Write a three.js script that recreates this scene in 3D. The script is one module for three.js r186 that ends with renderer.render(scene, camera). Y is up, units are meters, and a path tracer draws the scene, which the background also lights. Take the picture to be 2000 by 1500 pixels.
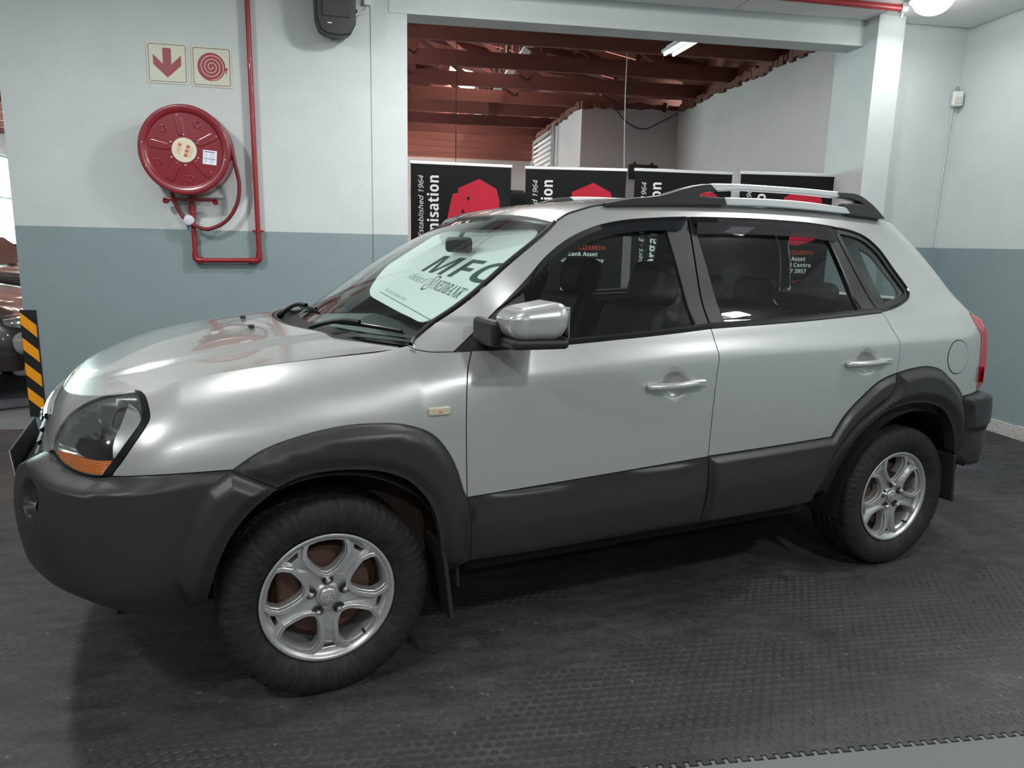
import * as THREE from 'three';
import { RoundedBoxGeometry } from 'three/addons/geometries/RoundedBoxGeometry.js';
import { mergeGeometries, mergeVertices } from 'three/addons/utils/BufferGeometryUtils.js';
import { RectAreaLightUniformsLib } from 'three/addons/lights/RectAreaLightUniformsLib.js';
import { FontLoader } from 'three/addons/loaders/FontLoader.js';
import { TextGeometry } from 'three/addons/geometries/TextGeometry.js';

// ---------------------------------------------------------------- camera, light, exposure
const scene = new THREE.Scene();
const camera = new THREE.PerspectiveCamera(55.51, 2000 / 1500, 0.05, 200);
camera.position.set(0.442, 1.464, 3.004);
camera.quaternion.setFromRotationMatrix(new THREE.Matrix4().makeBasis(
  new THREE.Vector3(0.9876, 0.0231, 0.1543).normalize(),
  new THREE.Vector3(0.0072, 0.9816, -0.1907).normalize(),
  new THREE.Vector3(-0.1559, 0.1895, 0.9694).normalize()));
const renderer = new THREE.WebGLRenderer({ antialias: true });
renderer.toneMapping = THREE.LinearToneMapping;
renderer.toneMappingExposure = 1.0;
renderer.shadowMap.enabled = true;
RectAreaLightUniformsLib.init();
scene.background = new THREE.Color(0.9, 0.95, 1.0);      // daylight outside, seen through the skylights
scene.backgroundIntensity = 32.0;
const LAMP_POWER = 4.9;
// ceiling lamps of the showroom: [x, z, strength]
const LAMPS = [[4.50, -2.45, 11], [2.35, -0.95, 50], [-1.9, -0.9, 58], [-0.15, 0.95, 12], [3.8, 0.5, 27], [4.5, 1.9, 24], [-1.3, 2.9, 45], [2.3, 3.3, 65], [0.4, 6.2, 60], [-4.6, 2.2, 55], [0.95, -1.75, 52]];
const CEIL = 3.40;

// ---------------------------------------------------------------- helpers
const V2 = (x, y) => new THREE.Vector2(x, y), V3 = (x, y, z) => new THREE.Vector3(x, y, z);
let seed = 7;
const rnd = () => { seed = (seed * 1664525 + 1013904223) >>> 0; return seed / 4294967296; };
const used = new Map();
function numbered(name) { const n = used.get(name) || 0; used.set(name, n + 1); return n ? `${name}_${String(n).padStart(3, '0')}` : name; }
function mesh(name, geo, mat, parent = scene) {
  const g = Array.isArray(geo) ? join(geo) : geo;
  const m = new THREE.Mesh(g, mat); m.name = numbered(name); m.castShadow = m.receiveShadow = true; parent.add(m); return m;
}
function group(name, parent = scene) { const g = new THREE.Group(); g.name = numbered(name); parent.add(g); return g; }
function tag(o, label, category, grp) { o.userData.label = label; o.userData.category = category; if (grp) o.userData.group = grp; return o; }
function struct(name, geo, mat, parent = scene) { const m = mesh(name, geo, mat, parent); if (parent === scene) m.userData.kind = 'structure'; return m; }
function plain(g) { g = g.index ? g.toNonIndexed() : g; for (const k of Object.keys(g.attributes)) if (!['position', 'normal', 'uv'].includes(k)) g.deleteAttribute(k);
  if (!g.attributes.uv) g.setAttribute('uv', new THREE.BufferAttribute(new Float32Array(g.attributes.position.count * 2), 2)); return g; }
function join(list) { return list.length === 1 ? list[0] : mergeGeometries(list.map(plain)); }
const box = (w, h, d, x = 0, y = 0, z = 0) => new THREE.BoxGeometry(w, h, d).translate(x, y, z);
const rbox = (w, h, d, r, x = 0, y = 0, z = 0, s = 3) => new RoundedBoxGeometry(w, h, d, s, Math.min(r, w / 2.01, h / 2.01, d / 2.01)).translate(x, y, z);
function span(x0, x1, y0, y1, z0, z1) { return box(x1 - x0, y1 - y0, z1 - z0, (x0 + x1) / 2, (y0 + y1) / 2, (z0 + z1) / 2); }
function tube(pts, r, seg = 40, rad = 10, closed = false) { return new THREE.TubeGeometry(new THREE.CatmullRomCurve3(pts, closed, 'centripetal'), seg, r, rad, closed); }
function rod(a, b, r, rad = 10) { const d = b.clone().sub(a), g = new THREE.CylinderGeometry(r, r, d.length(), rad); g.applyQuaternion(new THREE.Quaternion().setFromUnitVectors(V3(0, 1, 0), d.clone().normalize())); const m = a.clone().add(b).multiplyScalar(.5); return g.translate(m.x, m.y, m.z); }
function bar(a, b, w, h) { const d = b.clone().sub(a), g = new THREE.BoxGeometry(w, d.length(), h); g.applyQuaternion(new THREE.Quaternion().setFromUnitVectors(V3(0, 1, 0), d.clone().normalize())); const m = a.clone().add(b).multiplyScalar(.5); return g.translate(m.x, m.y, m.z); }
function latheZ(pts, seg = 64) { return new THREE.LatheGeometry(pts.map(([r, z]) => V2(r, z)), seg).rotateX(Math.PI / 2); }   // axis along +z
function mirrorZ(g) {
  const m = g.clone(), p = m.attributes.position, n = m.attributes.normal;
  for (let i = 0; i < p.count; i++) { p.setZ(i, -p.getZ(i)); if (n) n.setZ(i, -n.getZ(i)); }
  if (m.index) { const a = m.index.array; for (let i = 0; i < a.length; i += 3) { const t = a[i]; a[i] = a[i + 1]; a[i + 1] = t; } }
  else for (const k of Object.keys(m.attributes)) { const a = m.attributes[k], s = a.itemSize, b = a.array;
    for (let i = 0; i < a.count; i += 3) for (let c = 0; c < s; c++) { const t = b[i * s + c]; b[i * s + c] = b[(i + 1) * s + c]; b[(i + 1) * s + c] = t; } }
  return m;
}
function pchip(xs, ys) {
  const n = xs.length, h = [], d = [], m = new Array(n).fill(0);
  for (let i = 0; i < n - 1; i++) { h[i] = xs[i + 1] - xs[i]; d[i] = (ys[i + 1] - ys[i]) / h[i]; }
  m[0] = d[0]; m[n - 1] = d[n - 2];
  for (let i = 1; i < n - 1; i++) if (d[i - 1] * d[i] > 0) { const a = 2 * h[i] + h[i - 1], b = h[i] + 2 * h[i - 1]; m[i] = (a + b) / (a / d[i - 1] + b / d[i]); }
  return (x) => { x = Math.min(Math.max(x, xs[0]), xs[n - 1]); let i = 0; while (i < n - 2 && x > xs[i + 1]) i++;
    const t = (x - xs[i]) / h[i], t2 = t * t, u = 1 - t;
    return ys[i] * (1 + 2 * t) * u * u + h[i] * m[i] * t * u * u + ys[i + 1] * t2 * (3 - 2 * t) + h[i] * m[i + 1] * t2 * (t - 1); };
}
const clamp = (x, a, b) => Math.min(Math.max(x, a), b);
const sm = (a, b, x) => { const t = clamp((x - a) / (b - a), 0, 1); return t * t * (3 - 2 * t); };
// value noise
const perm = Array.from({ length: 4096 }, () => rnd());
function vnoise(x, y) { const xi = Math.floor(x), yi = Math.floor(y), fx = x - xi, fy = y - yi, u = fx * fx * (3 - 2 * fx), v = fy * fy * (3 - 2 * fy);
  const h = (a, b) => perm[((a * 73 + b * 151) % 4096 + 4096) % 4096]; return (h(xi, yi) * (1 - u) + h(xi + 1, yi) * u) * (1 - v) + (h(xi, yi + 1) * (1 - u) + h(xi + 1, yi + 1) * u) * v; }
function fbm(x, y, o = 4) { let s = 0, a = .5, t = 0; for (let i = 0; i < o; i++) { s += a * vnoise(x, y); t += a; a *= .5; x = x * 2.03 + 17.3; y = y * 2.03 + 5.1; } return s / t; }
function dataTex(w, h, fn, srgb = true) {
  const d = new Uint8Array(w * h * 4);
  for (let y = 0; y < h; y++) for (let x = 0; x < w; x++) { const c = fn(x, y), i = (y * w + x) * 4; d[i] = clamp(c[0], 0, 255); d[i + 1] = clamp(c[1], 0, 255); d[i + 2] = clamp(c[2], 0, 255); d[i + 3] = 255; }
  const t = new THREE.DataTexture(d, w, h); t.wrapS = t.wrapT = THREE.RepeatWrapping; t.magFilter = THREE.LinearFilter; t.minFilter = THREE.LinearMipmapLinearFilter; t.generateMipmaps = true;
  if (srgb) t.colorSpace = THREE.SRGBColorSpace; t.needsUpdate = true; return t;
}
function canvasTex(w, h, draw) { const c = document.createElement('canvas'); c.width = w; c.height = h; draw(c.getContext('2d'), w, h); const t = new THREE.CanvasTexture(c); t.colorSpace = THREE.SRGBColorSpace; t.anisotropy = 8; return t; }
const std = (o) => new THREE.MeshStandardMaterial(o), phys = (o) => new THREE.MeshPhysicalMaterial(o);
const lin = (r, g, b) => new THREE.Color().setRGB(r, g, b);

// uv of boxes and planes in metres (planar by dominant normal)
function metreUV(g, s = 1) { g = g.index ? g.toNonIndexed() : g; const p = g.attributes.position, n = g.attributes.normal, uv = new Float32Array(p.count * 2);
  for (let i = 0; i < p.count; i++) { const ax = Math.abs(n.getX(i)), ay = Math.abs(n.getY(i)), az = Math.abs(n.getZ(i));
    const [a, b] = ay > ax && ay > az ? [p.getX(i), p.getZ(i)] : ax > az ? [p.getZ(i), p.getY(i)] : [p.getX(i), p.getY(i)]; uv[2 * i] = a * s; uv[2 * i + 1] = b * s; }
  g.setAttribute('uv', new THREE.BufferAttribute(uv, 2)); return g; }

// ---------------------------------------------------------------- materials
const wallTex = dataTex(512, 512, (x, y) => { const n = fbm(x / 42, y / 42, 5) * 10 + rnd() * 5 - 8; return [236 + n, 240 + n, 238 + n]; });
const wallBump = dataTex(256, 256, (x, y) => { const v = 128 + (fbm(x / 6, y / 6, 3) - .5) * 150; return [v, v, v]; }, false);
wallTex.repeat.set(.4, .4); wallBump.repeat.set(1.5, 1.5);
const rubberTex = dataTex(512, 256, (x, y) => { const n = (fbm(x / 22, y / 10, 4) - .42) * 34 + (rnd() - .5) * 8, d = fbm(x / 60 + 9, y / 30, 3) > .62 ? 10 : 0; return [27 + n + d * 1.2, 26 + n + d, 25 + n + d * .7]; });
const rubberBump = dataTex(512, 256, (x, y) => { const v = 128 + (fbm(x / 7, y / 5, 4) - .5) * 200; return [v, v, v]; }, false);
const M = {
  white: std({ color: lin(.70, .735, .745), map: wallTex, bumpMap: wallBump, bumpScale: .0012, roughness: .72 }),
  grey: std({ color: lin(.295, .365, .39), map: wallTex, bumpMap: wallBump, bumpScale: .0012, roughness: .62 }),
  ceil: std({ color: lin(.74, .75, .74), roughness: .85 }),
  plaster: std({ color: lin(.50, .49, .47), bumpMap: wallBump, bumpScale: .01, roughness: .95 }),
  hallWall: std({ color: lin(.60, .56, .56), map: wallTex, bumpMap: wallBump, bumpScale: .002, roughness: .8 }),
  oxide: std({ color: lin(.13, .040, .028), roughness: .62 }),
  sheet: std({ color: lin(.26, .075, .045), roughness: .6, side: THREE.DoubleSide }),
  steel: std({ color: lin(.55, .56, .58), metalness: .6, roughness: .4 }),
  whiteMetal: std({ color: lin(.75, .76, .77), roughness: .45 }),
  alu: std({ color: lin(.72, .73, .74), metalness: .75, roughness: .35 }),
  black: std({ color: lin(.012, .012, .013), roughness: .5 }),
  blackGloss: phys({ color: lin(.006, .006, .007), roughness: .18, clearcoat: .6, clearcoatRoughness: .1 }),
  dark: std({ color: lin(.006, .006, .006), roughness: .9 }),
  red: phys({ color: lin(.215, .008, .017), roughness: .30, clearcoat: .5, clearcoatRoughness: .15 }),
  pipeRed: phys({ color: lin(.28, .012, .018), roughness: .38, clearcoat: .3 }),
  hose: std({ color: lin(.17, .014, .022), roughness: .5 }),
  paint: phys({ color: lin(.485, .505, .49), metalness: .48, roughness: .31, clearcoat: 1, clearcoatRoughness: .02 }),
  clad: std({ color: lin(.026, .0265, .0265), roughness: .38 }),
  rubber: std({ color: lin(1, 1, 1), map: rubberTex, bumpMap: rubberBump, bumpScale: .0006, roughness: .70 }),
  alloy: std({ color: lin(.60, .61, .61), metalness: .72, roughness: .33 }),
  chrome: std({ color: lin(.8, .8, .8), metalness: 1, roughness: .12 }),
  glass: phys({ color: lin(.80, .90, .87), transmission: 1, thickness: 0, roughness: 0, ior: 1.5, side: THREE.DoubleSide }),
  tint: phys({ color: lin(.74, .82, .80), transmission: 1, thickness: 0, roughness: 0, ior: 1.5, side: THREE.DoubleSide }),
  lens: phys({ color: lin(.86, .88, .86), transmission: 1, thickness: 0, roughness: .05, ior: 1.5, side: THREE.DoubleSide }),
  smoke: phys({ color: lin(.10, .10, .11), transmission: .85, thickness: 0, roughness: .03, ior: 1.5, side: THREE.DoubleSide }),
  amber: phys({ color: lin(.80, .20, .02), roughness: .25, clearcoat: 1 }),
  redLens: phys({ color: lin(.38, .012, .018), roughness: .15, clearcoat: 1 }),
  leather: std({ color: lin(.011, .011, .011), roughness: .55 }),
  trimGrey: std({ color: lin(.035, .036, .037), roughness: .7 }),
  brake: std({ color: lin(.10, .055, .04), metalness: .3, roughness: .75 }),
  mud: std({ color: lin(.085, .065, .05), roughness: .95 }),
};
const TAU = Math.PI * 2;

// ---------------------------------------------------------------- building (world axes = walls; metres)
const WZ = -3.15, PAINT = 1.51;            // face of the back wall, height of the paint line
{
  // concrete floor
  const ct = dataTex(512, 512, (x, y) => { const n = (fbm(x / 70, y / 70, 5) - .5) * 46 + (rnd() - .5) * 14; return [150 + n, 156 + n, 158 + n]; });
  ct.repeat.set(.35, .35);
  const fm = std({ color: lin(.62, .64, .66), map: ct, roughness: .55 });
  struct('floor', metreUV(span(-9, 8, -.30, -.014, -20, 9.2)), fm);
}
{
  // painted walls: upper white, lower grey, each with thickness
  const two = (name, x0, x1, z0, z1, top = CEIL) => {
    const w = struct(name, metreUV(span(x0, x1, PAINT, top, z0, z1)), M.white);
    struct('painted_dado', metreUV(span(x0, x1, -.014, PAINT, z0, z1)), M.grey, w);
    return w;
  };
  const wl = two('wall_back_left', -2.405, .40, WZ - .22, WZ);
  const pl = two('pilaster_left', .262, .54, WZ - .22, WZ + .012);
  two('wall_back_right', 4.79, 5.5, WZ - .22, WZ);
  two('column_right', 4.405, 4.645, WZ - .22, WZ + .20);
  two('jamb_right', 4.54, 4.79, WZ - .62, WZ);
  const wr = two('wall_right', 5.40, 5.62, WZ - .22, 9);
  two('wall_front', -8.5, 5.6, 9, 9.2);
  two('wall_left', -8.72, -8.5, -10.2, 9.2, 4.2);
  two('wall_left_end', -8.72, -8.5, -16.9, -16.6, 4.2);
  const wh = struct('wall_left_hall', [metreUV(span(-8.72, -8.5, -.014, 1.0, -16.6, -10.2)), metreUV(span(-8.72, -8.5, 3.2, 4.2, -16.6, -10.2))], M.white);
  const wn = struct('window_1', [span(-8.66, -8.56, 1.0, 1.06, -16.6, -10.2), span(-8.66, -8.56, 3.14, 3.2, -16.6, -10.2), span(-8.66, -8.56, 2.2, 2.26, -16.6, -10.2), ...[-16.6, -15.15, -13.7, -12.26, -10.26].map((z) => span(-8.66, -8.56, 1.0, 3.2, z, z + .06))], M.steel);
  for (const z of [-15.845, -14.395, -12.95, -11.25]) struct('pane', box(.01, 2.1, z > -12 ? 1.96 : 1.38, -8.61, 2.1, z), M.glass, wn);
  struct('beam_lintel', [metreUV(span(.40, 4.60, 3.185, CEIL, WZ - .22, WZ + .02))], M.white);
  struct('ceiling', metreUV(span(-8.6, 5.6, CEIL, CEIL + .12, WZ - .22, 9.2)), M.ceil);
  // ceiling boards with open joints
  // chipped skirting along the right wall
  const sh = new THREE.Shape(); sh.moveTo(-WZ, 0); sh.lineTo(-1.2, 0);
  for (let i = 0; i <= 60; i++) { const z = -1.2 + (i / 60) * (-WZ + 1.2); sh.lineTo(z, .115 + (fbm(z * 3, 1.5, 3) - .5) * .09 + (fbm(z * 17, 9, 2) - .5) * .03); }
  const sg = new THREE.ExtrudeGeometry(sh, { depth: .012, bevelEnabled: true, bevelSize: .004, bevelThickness: .004, bevelSegments: 1 });
  sg.rotateY(Math.PI / 2).translate(5.386, -.012, 0);
  struct('baseboard_right', sg, M.plaster);
}
{
  // ceiling boards: separate sheets with recessed joints
  const xs = [-8.5, -6.1, -3.7, -1.3, 1.1, 3.2, 4.40, 5.39], zs = [WZ + .03, -2.2, -1.0, .2, 1.4, 2.6, 3.8, 5, 6.2, 7.4, 8.95];
  const c = scene.getObjectByName('ceiling');
  for (let i = 0; i < xs.length - 1; i++) for (let j = 0; j < zs.length - 1; j++)
    struct('ceiling_board', span(xs[i] + .006, xs[i + 1] - .006, CEIL - .012, CEIL + .004, zs[j] + .006, zs[j + 1] - .006), M.ceil, c);
}

// ---------------------------------------------------------------- ceiling lamps
for (const [i, [x, z, s]] of LAMPS.entries()) {
  const L = group('ceiling_lamp'); L.position.set(x, CEIL - .012, z);
  tag(L, ['round white ceiling lamp glowing above the column in the right corner', 'round ceiling lamp above the rear half of the silver car', 'round ceiling lamp near the hose reel wall',
    'round ceiling lamp right above the front wing of the silver car', 'round ceiling lamp near the right wall level with the rear door', 'round ceiling lamp by the right wall nearer the camera', 'round ceiling lamp in front of the bonnet on the camera side', 'round ceiling lamp in front of the doors on the camera side',
    'round ceiling lamp deep in the room behind the camera', 'round ceiling lamp at the far left of the showroom', 'round ceiling lamp in front of the left pilaster'][i], 'lamp');
  mesh('lamp_housing', latheZ([[0, 0], [.165, 0], [.172, -.008], [.172, -.030], [.160, -.036], [0, -.036]].map(([r, y]) => [r, y]), 40).rotateX(-Math.PI / 2), M.whiteMetal, L);
  mesh('lamp_diffuser', new THREE.SphereGeometry(.14, 36, 14, 0, TAU, Math.PI / 2, Math.PI / 2).scale(1, .75, 1).translate(0, -.034, 0), std({ color: lin(.9, .9, .9), emissive: lin(1, 1, .99), emissiveIntensity: 5 }), L);
  const a = new THREE.RectAreaLight(new THREE.Color(1, 1, .985), s * LAMP_POWER, .22, .22);
  a.name = numbered('lamp_light'); a.rotation.x = -Math.PI / 2; a.position.set(0, -.145, 0); L.add(a);
  const b = new THREE.PointLight(new THREE.Color(1, 1, .985), s * LAMP_POWER * .0070, 0, 2);   // what the dome sends sideways
  b.name = numbered('lamp_light'); b.position.set(0, -.09, 0); b.castShadow = true; b.shadow.radius = 3; L.add(b);
}

// ---------------------------------------------------------------- rubber mat floor
{
  const S = 1024, mt = dataTex(S, S, (x, y) => {
    const u = x / S * 9, v = y / S * 7;
    let n = (fbm(u * 1.1, v * 1.1, 5) - .5) * 56 + (fbm(u * 9, v * 26, 4) - .5) * 34 + (rnd() - .5) * 22;
    if (rnd() < .0012) n += 70;
    const b = (fbm(u * 1.6 + 30, v * 1.6, 3) - .5) * 26;
    return [60 + n + b * .3, 60 + n + b * .02, 60 + n - b * .25];
  });
  mt.wrapS = mt.wrapT = THREE.ClampToEdgeWrapping;
  const mb = dataTex(512, 512, (x, y) => { const v = 128 + (fbm(x / 5, y / 5, 4) - .5) * 190; return [v, v, v]; }, false); mb.repeat.set(9, 7);
  const mm = std({ color: lin(.92, .92, .92), map: mt, bumpMap: mb, bumpScale: .0011, roughness: .62 });
  const X0m = -3.62, X1m = 5.385, Z0m = -2.85, Z1m = 1.240;
  const mat = group('rubber_floor_mat'); tag(mat, 'dark grey studded rubber floor mat with jigsaw edge under the silver car', 'floor mat');
  const sh = new THREE.Shape(); sh.moveTo(X0m, -Z0m); sh.lineTo(X0m, -Z1m);
  const pitch = .040, seamGap = .0055, toothL = .017;
  for (let x = X0m; x < X1m - pitch; x += pitch) {          // jigsaw teeth along the near edge
    sh.lineTo(x + .01, -Z1m); sh.lineTo(x + .009, -(Z1m + toothL)); sh.lineTo(x + .031, -(Z1m + toothL)); sh.lineTo(x + .030, -Z1m); }
  sh.lineTo(X1m, -Z1m); sh.lineTo(X1m, -Z0m);
  const g = new THREE.ExtrudeGeometry(sh, { depth: .014, bevelEnabled: false }).rotateX(-Math.PI / 2).translate(0, -.014, 0);
  const uv = g.attributes.uv, p = g.attributes.position; for (let i = 0; i < p.count; i++) uv.setXY(i, (p.getX(i) + 3.62) / 9.01, (p.getZ(i) + 2.85) / 7);
  mesh('mat_sheet', g, mm, mat);
  // raised round studs, worn down in places
  const sg = new THREE.CylinderGeometry(.0115, .0135, .0016, 14, 1).translate(0, .0008, 0);
  const spots = []; const pit = .0365;
  for (let r = 0, z = .15; z < Z1m - .02; z += pit * .87, r++) for (let x = -1.6 + (r % 2) * pit / 2; x < 3.3; x += pit) {
    const k = fbm(x * 1.3 + 4, z * 2.1 + 9, 3); const w = sm(.40, .58, k); if (w > .04) spots.push([x, z, w]); }
  const im = new THREE.InstancedMesh(sg, std({ color: lin(.050, .050, .050), roughness: .55 }), spots.length); const mx = new THREE.Matrix4();
  spots.forEach(([x, z, w], i) => im.setMatrixAt(i, mx.makeScale(1, .35 + w, 1).setPosition(x, .0001, z)));
  im.name = 'mat_stud'; im.userData.kind = 'stuff'; im.castShadow = im.receiveShadow = true; mat.add(im);
  // light grey mat joined to it in front, with the same teeth and an open black seam
  const s2 = new THREE.Shape(); const zf = Z1m + seamGap, X1b = 5.385;
  s2.moveTo(X0m, -3.2); s2.lineTo(X0m, -zf);
  for (let x = X0m; x < X1m - pitch; x += pitch) {
    s2.lineTo(x + .0065, -zf); s2.lineTo(x + .0055, -(zf + toothL)); s2.lineTo(x + .0345, -(zf + toothL)); s2.lineTo(x + .0335, -zf); }
  s2.lineTo(X1b, -zf); s2.lineTo(X1b, -3.2);
  const m2 = tag(mesh('grey_floor_mat', metreUV(new THREE.ExtrudeGeometry(s2, { depth: .0138, bevelEnabled: false }).rotateX(-Math.PI / 2).translate(0, -.014, 0)),
    std({ color: lin(.145, .157, .162), bumpMap: wallBump, bumpScale: .001, roughness: .5 })), 'light grey rubber floor mat joined to the dark mat at bottom right', 'floor mat');
  const seam = mesh('seam_strip', span(X0m, X1m, -.0138, -.0125, Z1m - .03, Z1m + .06), M.dark, mat);
}

// ---------------------------------------------------------------- back hall with trussed roof
{
  const zF = -16.8, zB = WZ - .22, xL = -8.5, xR = 4.84;
  struct('wall_hall_right', metreUV(span(xR, xR + .2, -.014, 3.60, -8.5, zB)), M.hallWall);
  const blk = struct('wall_hall_inner', metreUV(span(3.28, 5.4, -.014, 3.60, -12.1, -8.5)), M.hallWall);
  struct('wall_hall_far', metreUV(span(xL, 6, -.014, 3.60, zF - .2, zF)), M.hallWall);
  struct('wall_hall_side', metreUV(span(3.98, 4.18, -.014, 3.60, zF, -12.1)), M.hallWall);
  struct('wall_hall_front', metreUV(span(-8.7, 5.6, CEIL + .12, 5.7, zB - .02, zB + .18)), M.hallWall);
  struct('gable_far', metreUV(span(-8.7, 6, 3.60, 5.7, zF - .2, zF)), M.sheet);
  struct('eaves_board', metreUV(span(4.88, 5.02, 3.60, 4.3, -8.5, zB)), M.oxide);
  struct('eaves_board', metreUV(span(5.3, 5.4, 3.60, 4.3, zF, -8.5)), M.oxide);
  struct('eaves_board', metreUV(span(-8.72, -8.5, 3.86, 4.25, zF, zB)), M.oxide);
  // ragged plaster along the wall heads
  const rag = (a, b, n) => { const L = a.distanceTo(b), d = b.clone().sub(a).normalize(), g = [];
    for (let i = 0; i < n; i++) { const c = a.clone().addScaledVector(d, (i + .5) * L / n); g.push(box(L / n * (.6 + rnd() * .8), .05 + rnd() * .09, .05).applyMatrix4(new THREE.Matrix4().makeBasis(d, V3(0, 1, 0), V3(0, 1, 0).cross(d).negate()).setPosition(c.x, c.y - rnd() * .03, c.z))); } return g; };
  const rg = struct('trim_1', rag(V3(xR - .02, 3.60, zB), V3(xR - .02, 3.60, -8.45), 46), M.oxide); rg.userData.kind = 'structure';
  struct('trim_2', rag(V3(3.28, 3.60, -8.49), V3(4.84, 3.60, -8.49), 16), M.oxide);
  struct('trim_3', rag(V3(3.27, 3.60, -8.55), V3(3.27, 3.60, -12.1), 24), M.oxide);
  // roof: corrugated sheets on purlins, ridge along z at x = -1.6
  const ridge = -1.6, eaveY = 3.98, ridgeY = 5.35;
  const roofY = (x) => x > ridge ? eaveY + (ridgeY - eaveY) * (5.6 - x) / (5.6 - ridge) : eaveY + (ridgeY - eaveY) * (x + 8.7) / (ridge + 8.7);
  const slope = (x0, x1, z0, z1, t = .02, lift = 0) => { const g = box(1, 1, 1), p = g.attributes.position;
    for (let i = 0; i < p.count; i++) { const x = p.getX(i) > 0 ? x1 : x0; p.setXYZ(i, x, roofY(x) + lift + (p.getY(i) > 0 ? t : 0), p.getZ(i) > 0 ? z1 : z0); } g.computeVertexNormals(); return g; };
  const roof = group('roof_hall'); roof.userData.kind = 'structure';
  const sky = phys({ color: lin(.95, .80, .74), transmission: .9, thickness: 0, roughness: .6, side: THREE.DoubleSide });
  const bands = [-8.7, -6.6, -5.9, -4.2, -3.5, ridge, -.4, .3, 1.5, 2.1, 3.4, 3.9, 5.6];
  const zcuts = [zB, -4.6, -5.9, -7.2, -8.5, -9.8, -11.1, -12.4, -13.7, -15, -16, zF - .2];
  for (let b = 0; b < bands.length - 1; b++) for (let j = 0; j < zcuts.length - 1; j++) {
    const lit = j >= 6 ? b === 1 || b === 3 || b === 6 || b === 8 : (b === 3 && (j === 2 || j === 5)) || (b === 6 && (j === 1 || j === 4)) || (b === 8 && j === 3);
    struct(lit ? 'skylight' : 'roof_sheet', slope(bands[b], bands[b + 1], zcuts[j] - .01, zcuts[j + 1] + .01), lit ? sky : M.sheet, roof);
  }
  for (let x = -8.2; x < 5.5; x += .95) struct('purlin', box(.06, .075, zB - zF, x, roofY(x) - .045, (zB + zF) / 2), M.oxide, roof);
  // trusses
  const tz = [-5.463, -6.612, -7.745, -8.857, -9.935, -11.177, -12.267, -13.45, -14.5, -15.6, -16.4];
  tz.forEach((z, i) => {
    const t = group('roof_truss'); t.userData.kind = 'structure';
    struct('bottom_chord', box(13.9, .185, .05, -1.55, 3.6 + .0925, z), M.oxide, t);
    const xs = [5.5, 3.9, 2.3, .7, -1.6, -3.9, -5.4, -6.9, -8.6];
    struct('top_chord', [bar(V3(5.6, roofY(5.6) - .09, z), V3(ridge, ridgeY - .09, z), .12, .05), bar(V3(ridge, ridgeY - .09, z), V3(-8.6, roofY(-8.6) - .09, z), .12, .05)], M.oxide, t);
    for (let k = 0; k < xs.length - 1; k++) struct('truss_web', bar(V3(xs[k], 3.75, z + .03), V3(xs[k + 1], roofY(xs[k + 1]) - .1, z + .03), .075, .035), M.oxide, t);
    for (let k = 1; k < xs.length - 1; k++) struct('truss_web', bar(V3(xs[k], 3.75, z - .03), V3(xs[k], roofY(xs[k]) - .1, z - .03), .06, .035), M.oxide, t);
  });
  // run of hanging battens between the trusses
  for (let i = 0; i < 8; i++) {
    const z = -5.9 - i * 1.13, f = group('batten_lamp'); f.position.set(2.12 - i * .02, 3.86, z);
    tag(f, `grey unlit batten lamp under the trussed hall roof, ${['nearest', 'second', 'third', 'fourth', 'fifth', 'sixth', 'seventh', 'last'][i]} in the row from the front`, 'lamp', 'row of battens under the hall roof');
    const s = new THREE.Shape(); s.moveTo(-.06, 0); s.lineTo(.06, 0); s.lineTo(.03, .07); s.lineTo(-.03, .07); s.closePath();
    mesh('batten_tray', new THREE.ExtrudeGeometry(s, { depth: .95, bevelEnabled: false }).translate(0, 0, -.475), M.whiteMetal, f);
    for (const q of [-.3, .3]) mesh('hanger', rod(V3(0, .06, q), V3(0, roofY(2.1) - 3.9, q), .006, 6), M.steel, f);
  }
  { // the one with bare twin tubes near the opening
    const f = group('tube_lamp'); f.position.set(3.40, 3.50, -4.45); f.rotation.y = .05;
    tag(f, 'white twin tube lamp hanging near the right hall wall', 'lamp');
    mesh('lamp_tray', [rbox(.17, .035, 1.25, .01, 0, .03, 0), rbox(.09, .05, 1.2, .01, 0, .06, 0)], M.whiteMetal, f);
    for (const s of [-.05, .05]) mesh('tube', rod(V3(s, -.002, -.6), V3(s, -.002, .6), .014, 12), std({ color: lin(.8, .8, .82), emissive: lin(1, 1, 1), emissiveIntensity: 2.5 }), f);
    for (const q of [-.45, .45]) mesh('hanger', rod(V3(0, .06, q), V3(0, .95, q), .005, 6), M.steel, f);
    const tl = new THREE.RectAreaLight(new THREE.Color(1, .99, 1), 16, .13, 1.2); tl.name = numbered('lamp_light'); tl.rotation.x = -Math.PI / 2; tl.position.set(0, -.03, 0); f.add(tl);
  }
  // security gate on the inner block, standing open against its wall
  const gt = group('steel_gate'); gt.position.set(3.24, 0, -11.35); tag(gt, 'grey steel framed gate with louvred panel on the bright inner wall', 'gate');
  mesh('gate_frame', [span(-.03, 0, 0, 3.5, -.95, -.89), span(-.03, 0, 0, 3.5, .89, .95), span(-.03, 0, 3.44, 3.5, -.95, .95), span(-.03, 0, 0, .08, -.95, .95), span(-.05, 0, 0, 3.55, 1.1, 1.16)], M.steel, gt);
  for (let i = 0; i < 36; i++) mesh('louvre', box(.012, .05, 1.76, -.012, .15 + i * .092, 0).rotateZ(0), M.whiteMetal, gt);
  const bx = group('wall_box'); bx.position.set(4.30, 2.66, -8.48); tag(bx, 'small black box fixed high on the dim hall wall above the banners', 'box');
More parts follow.
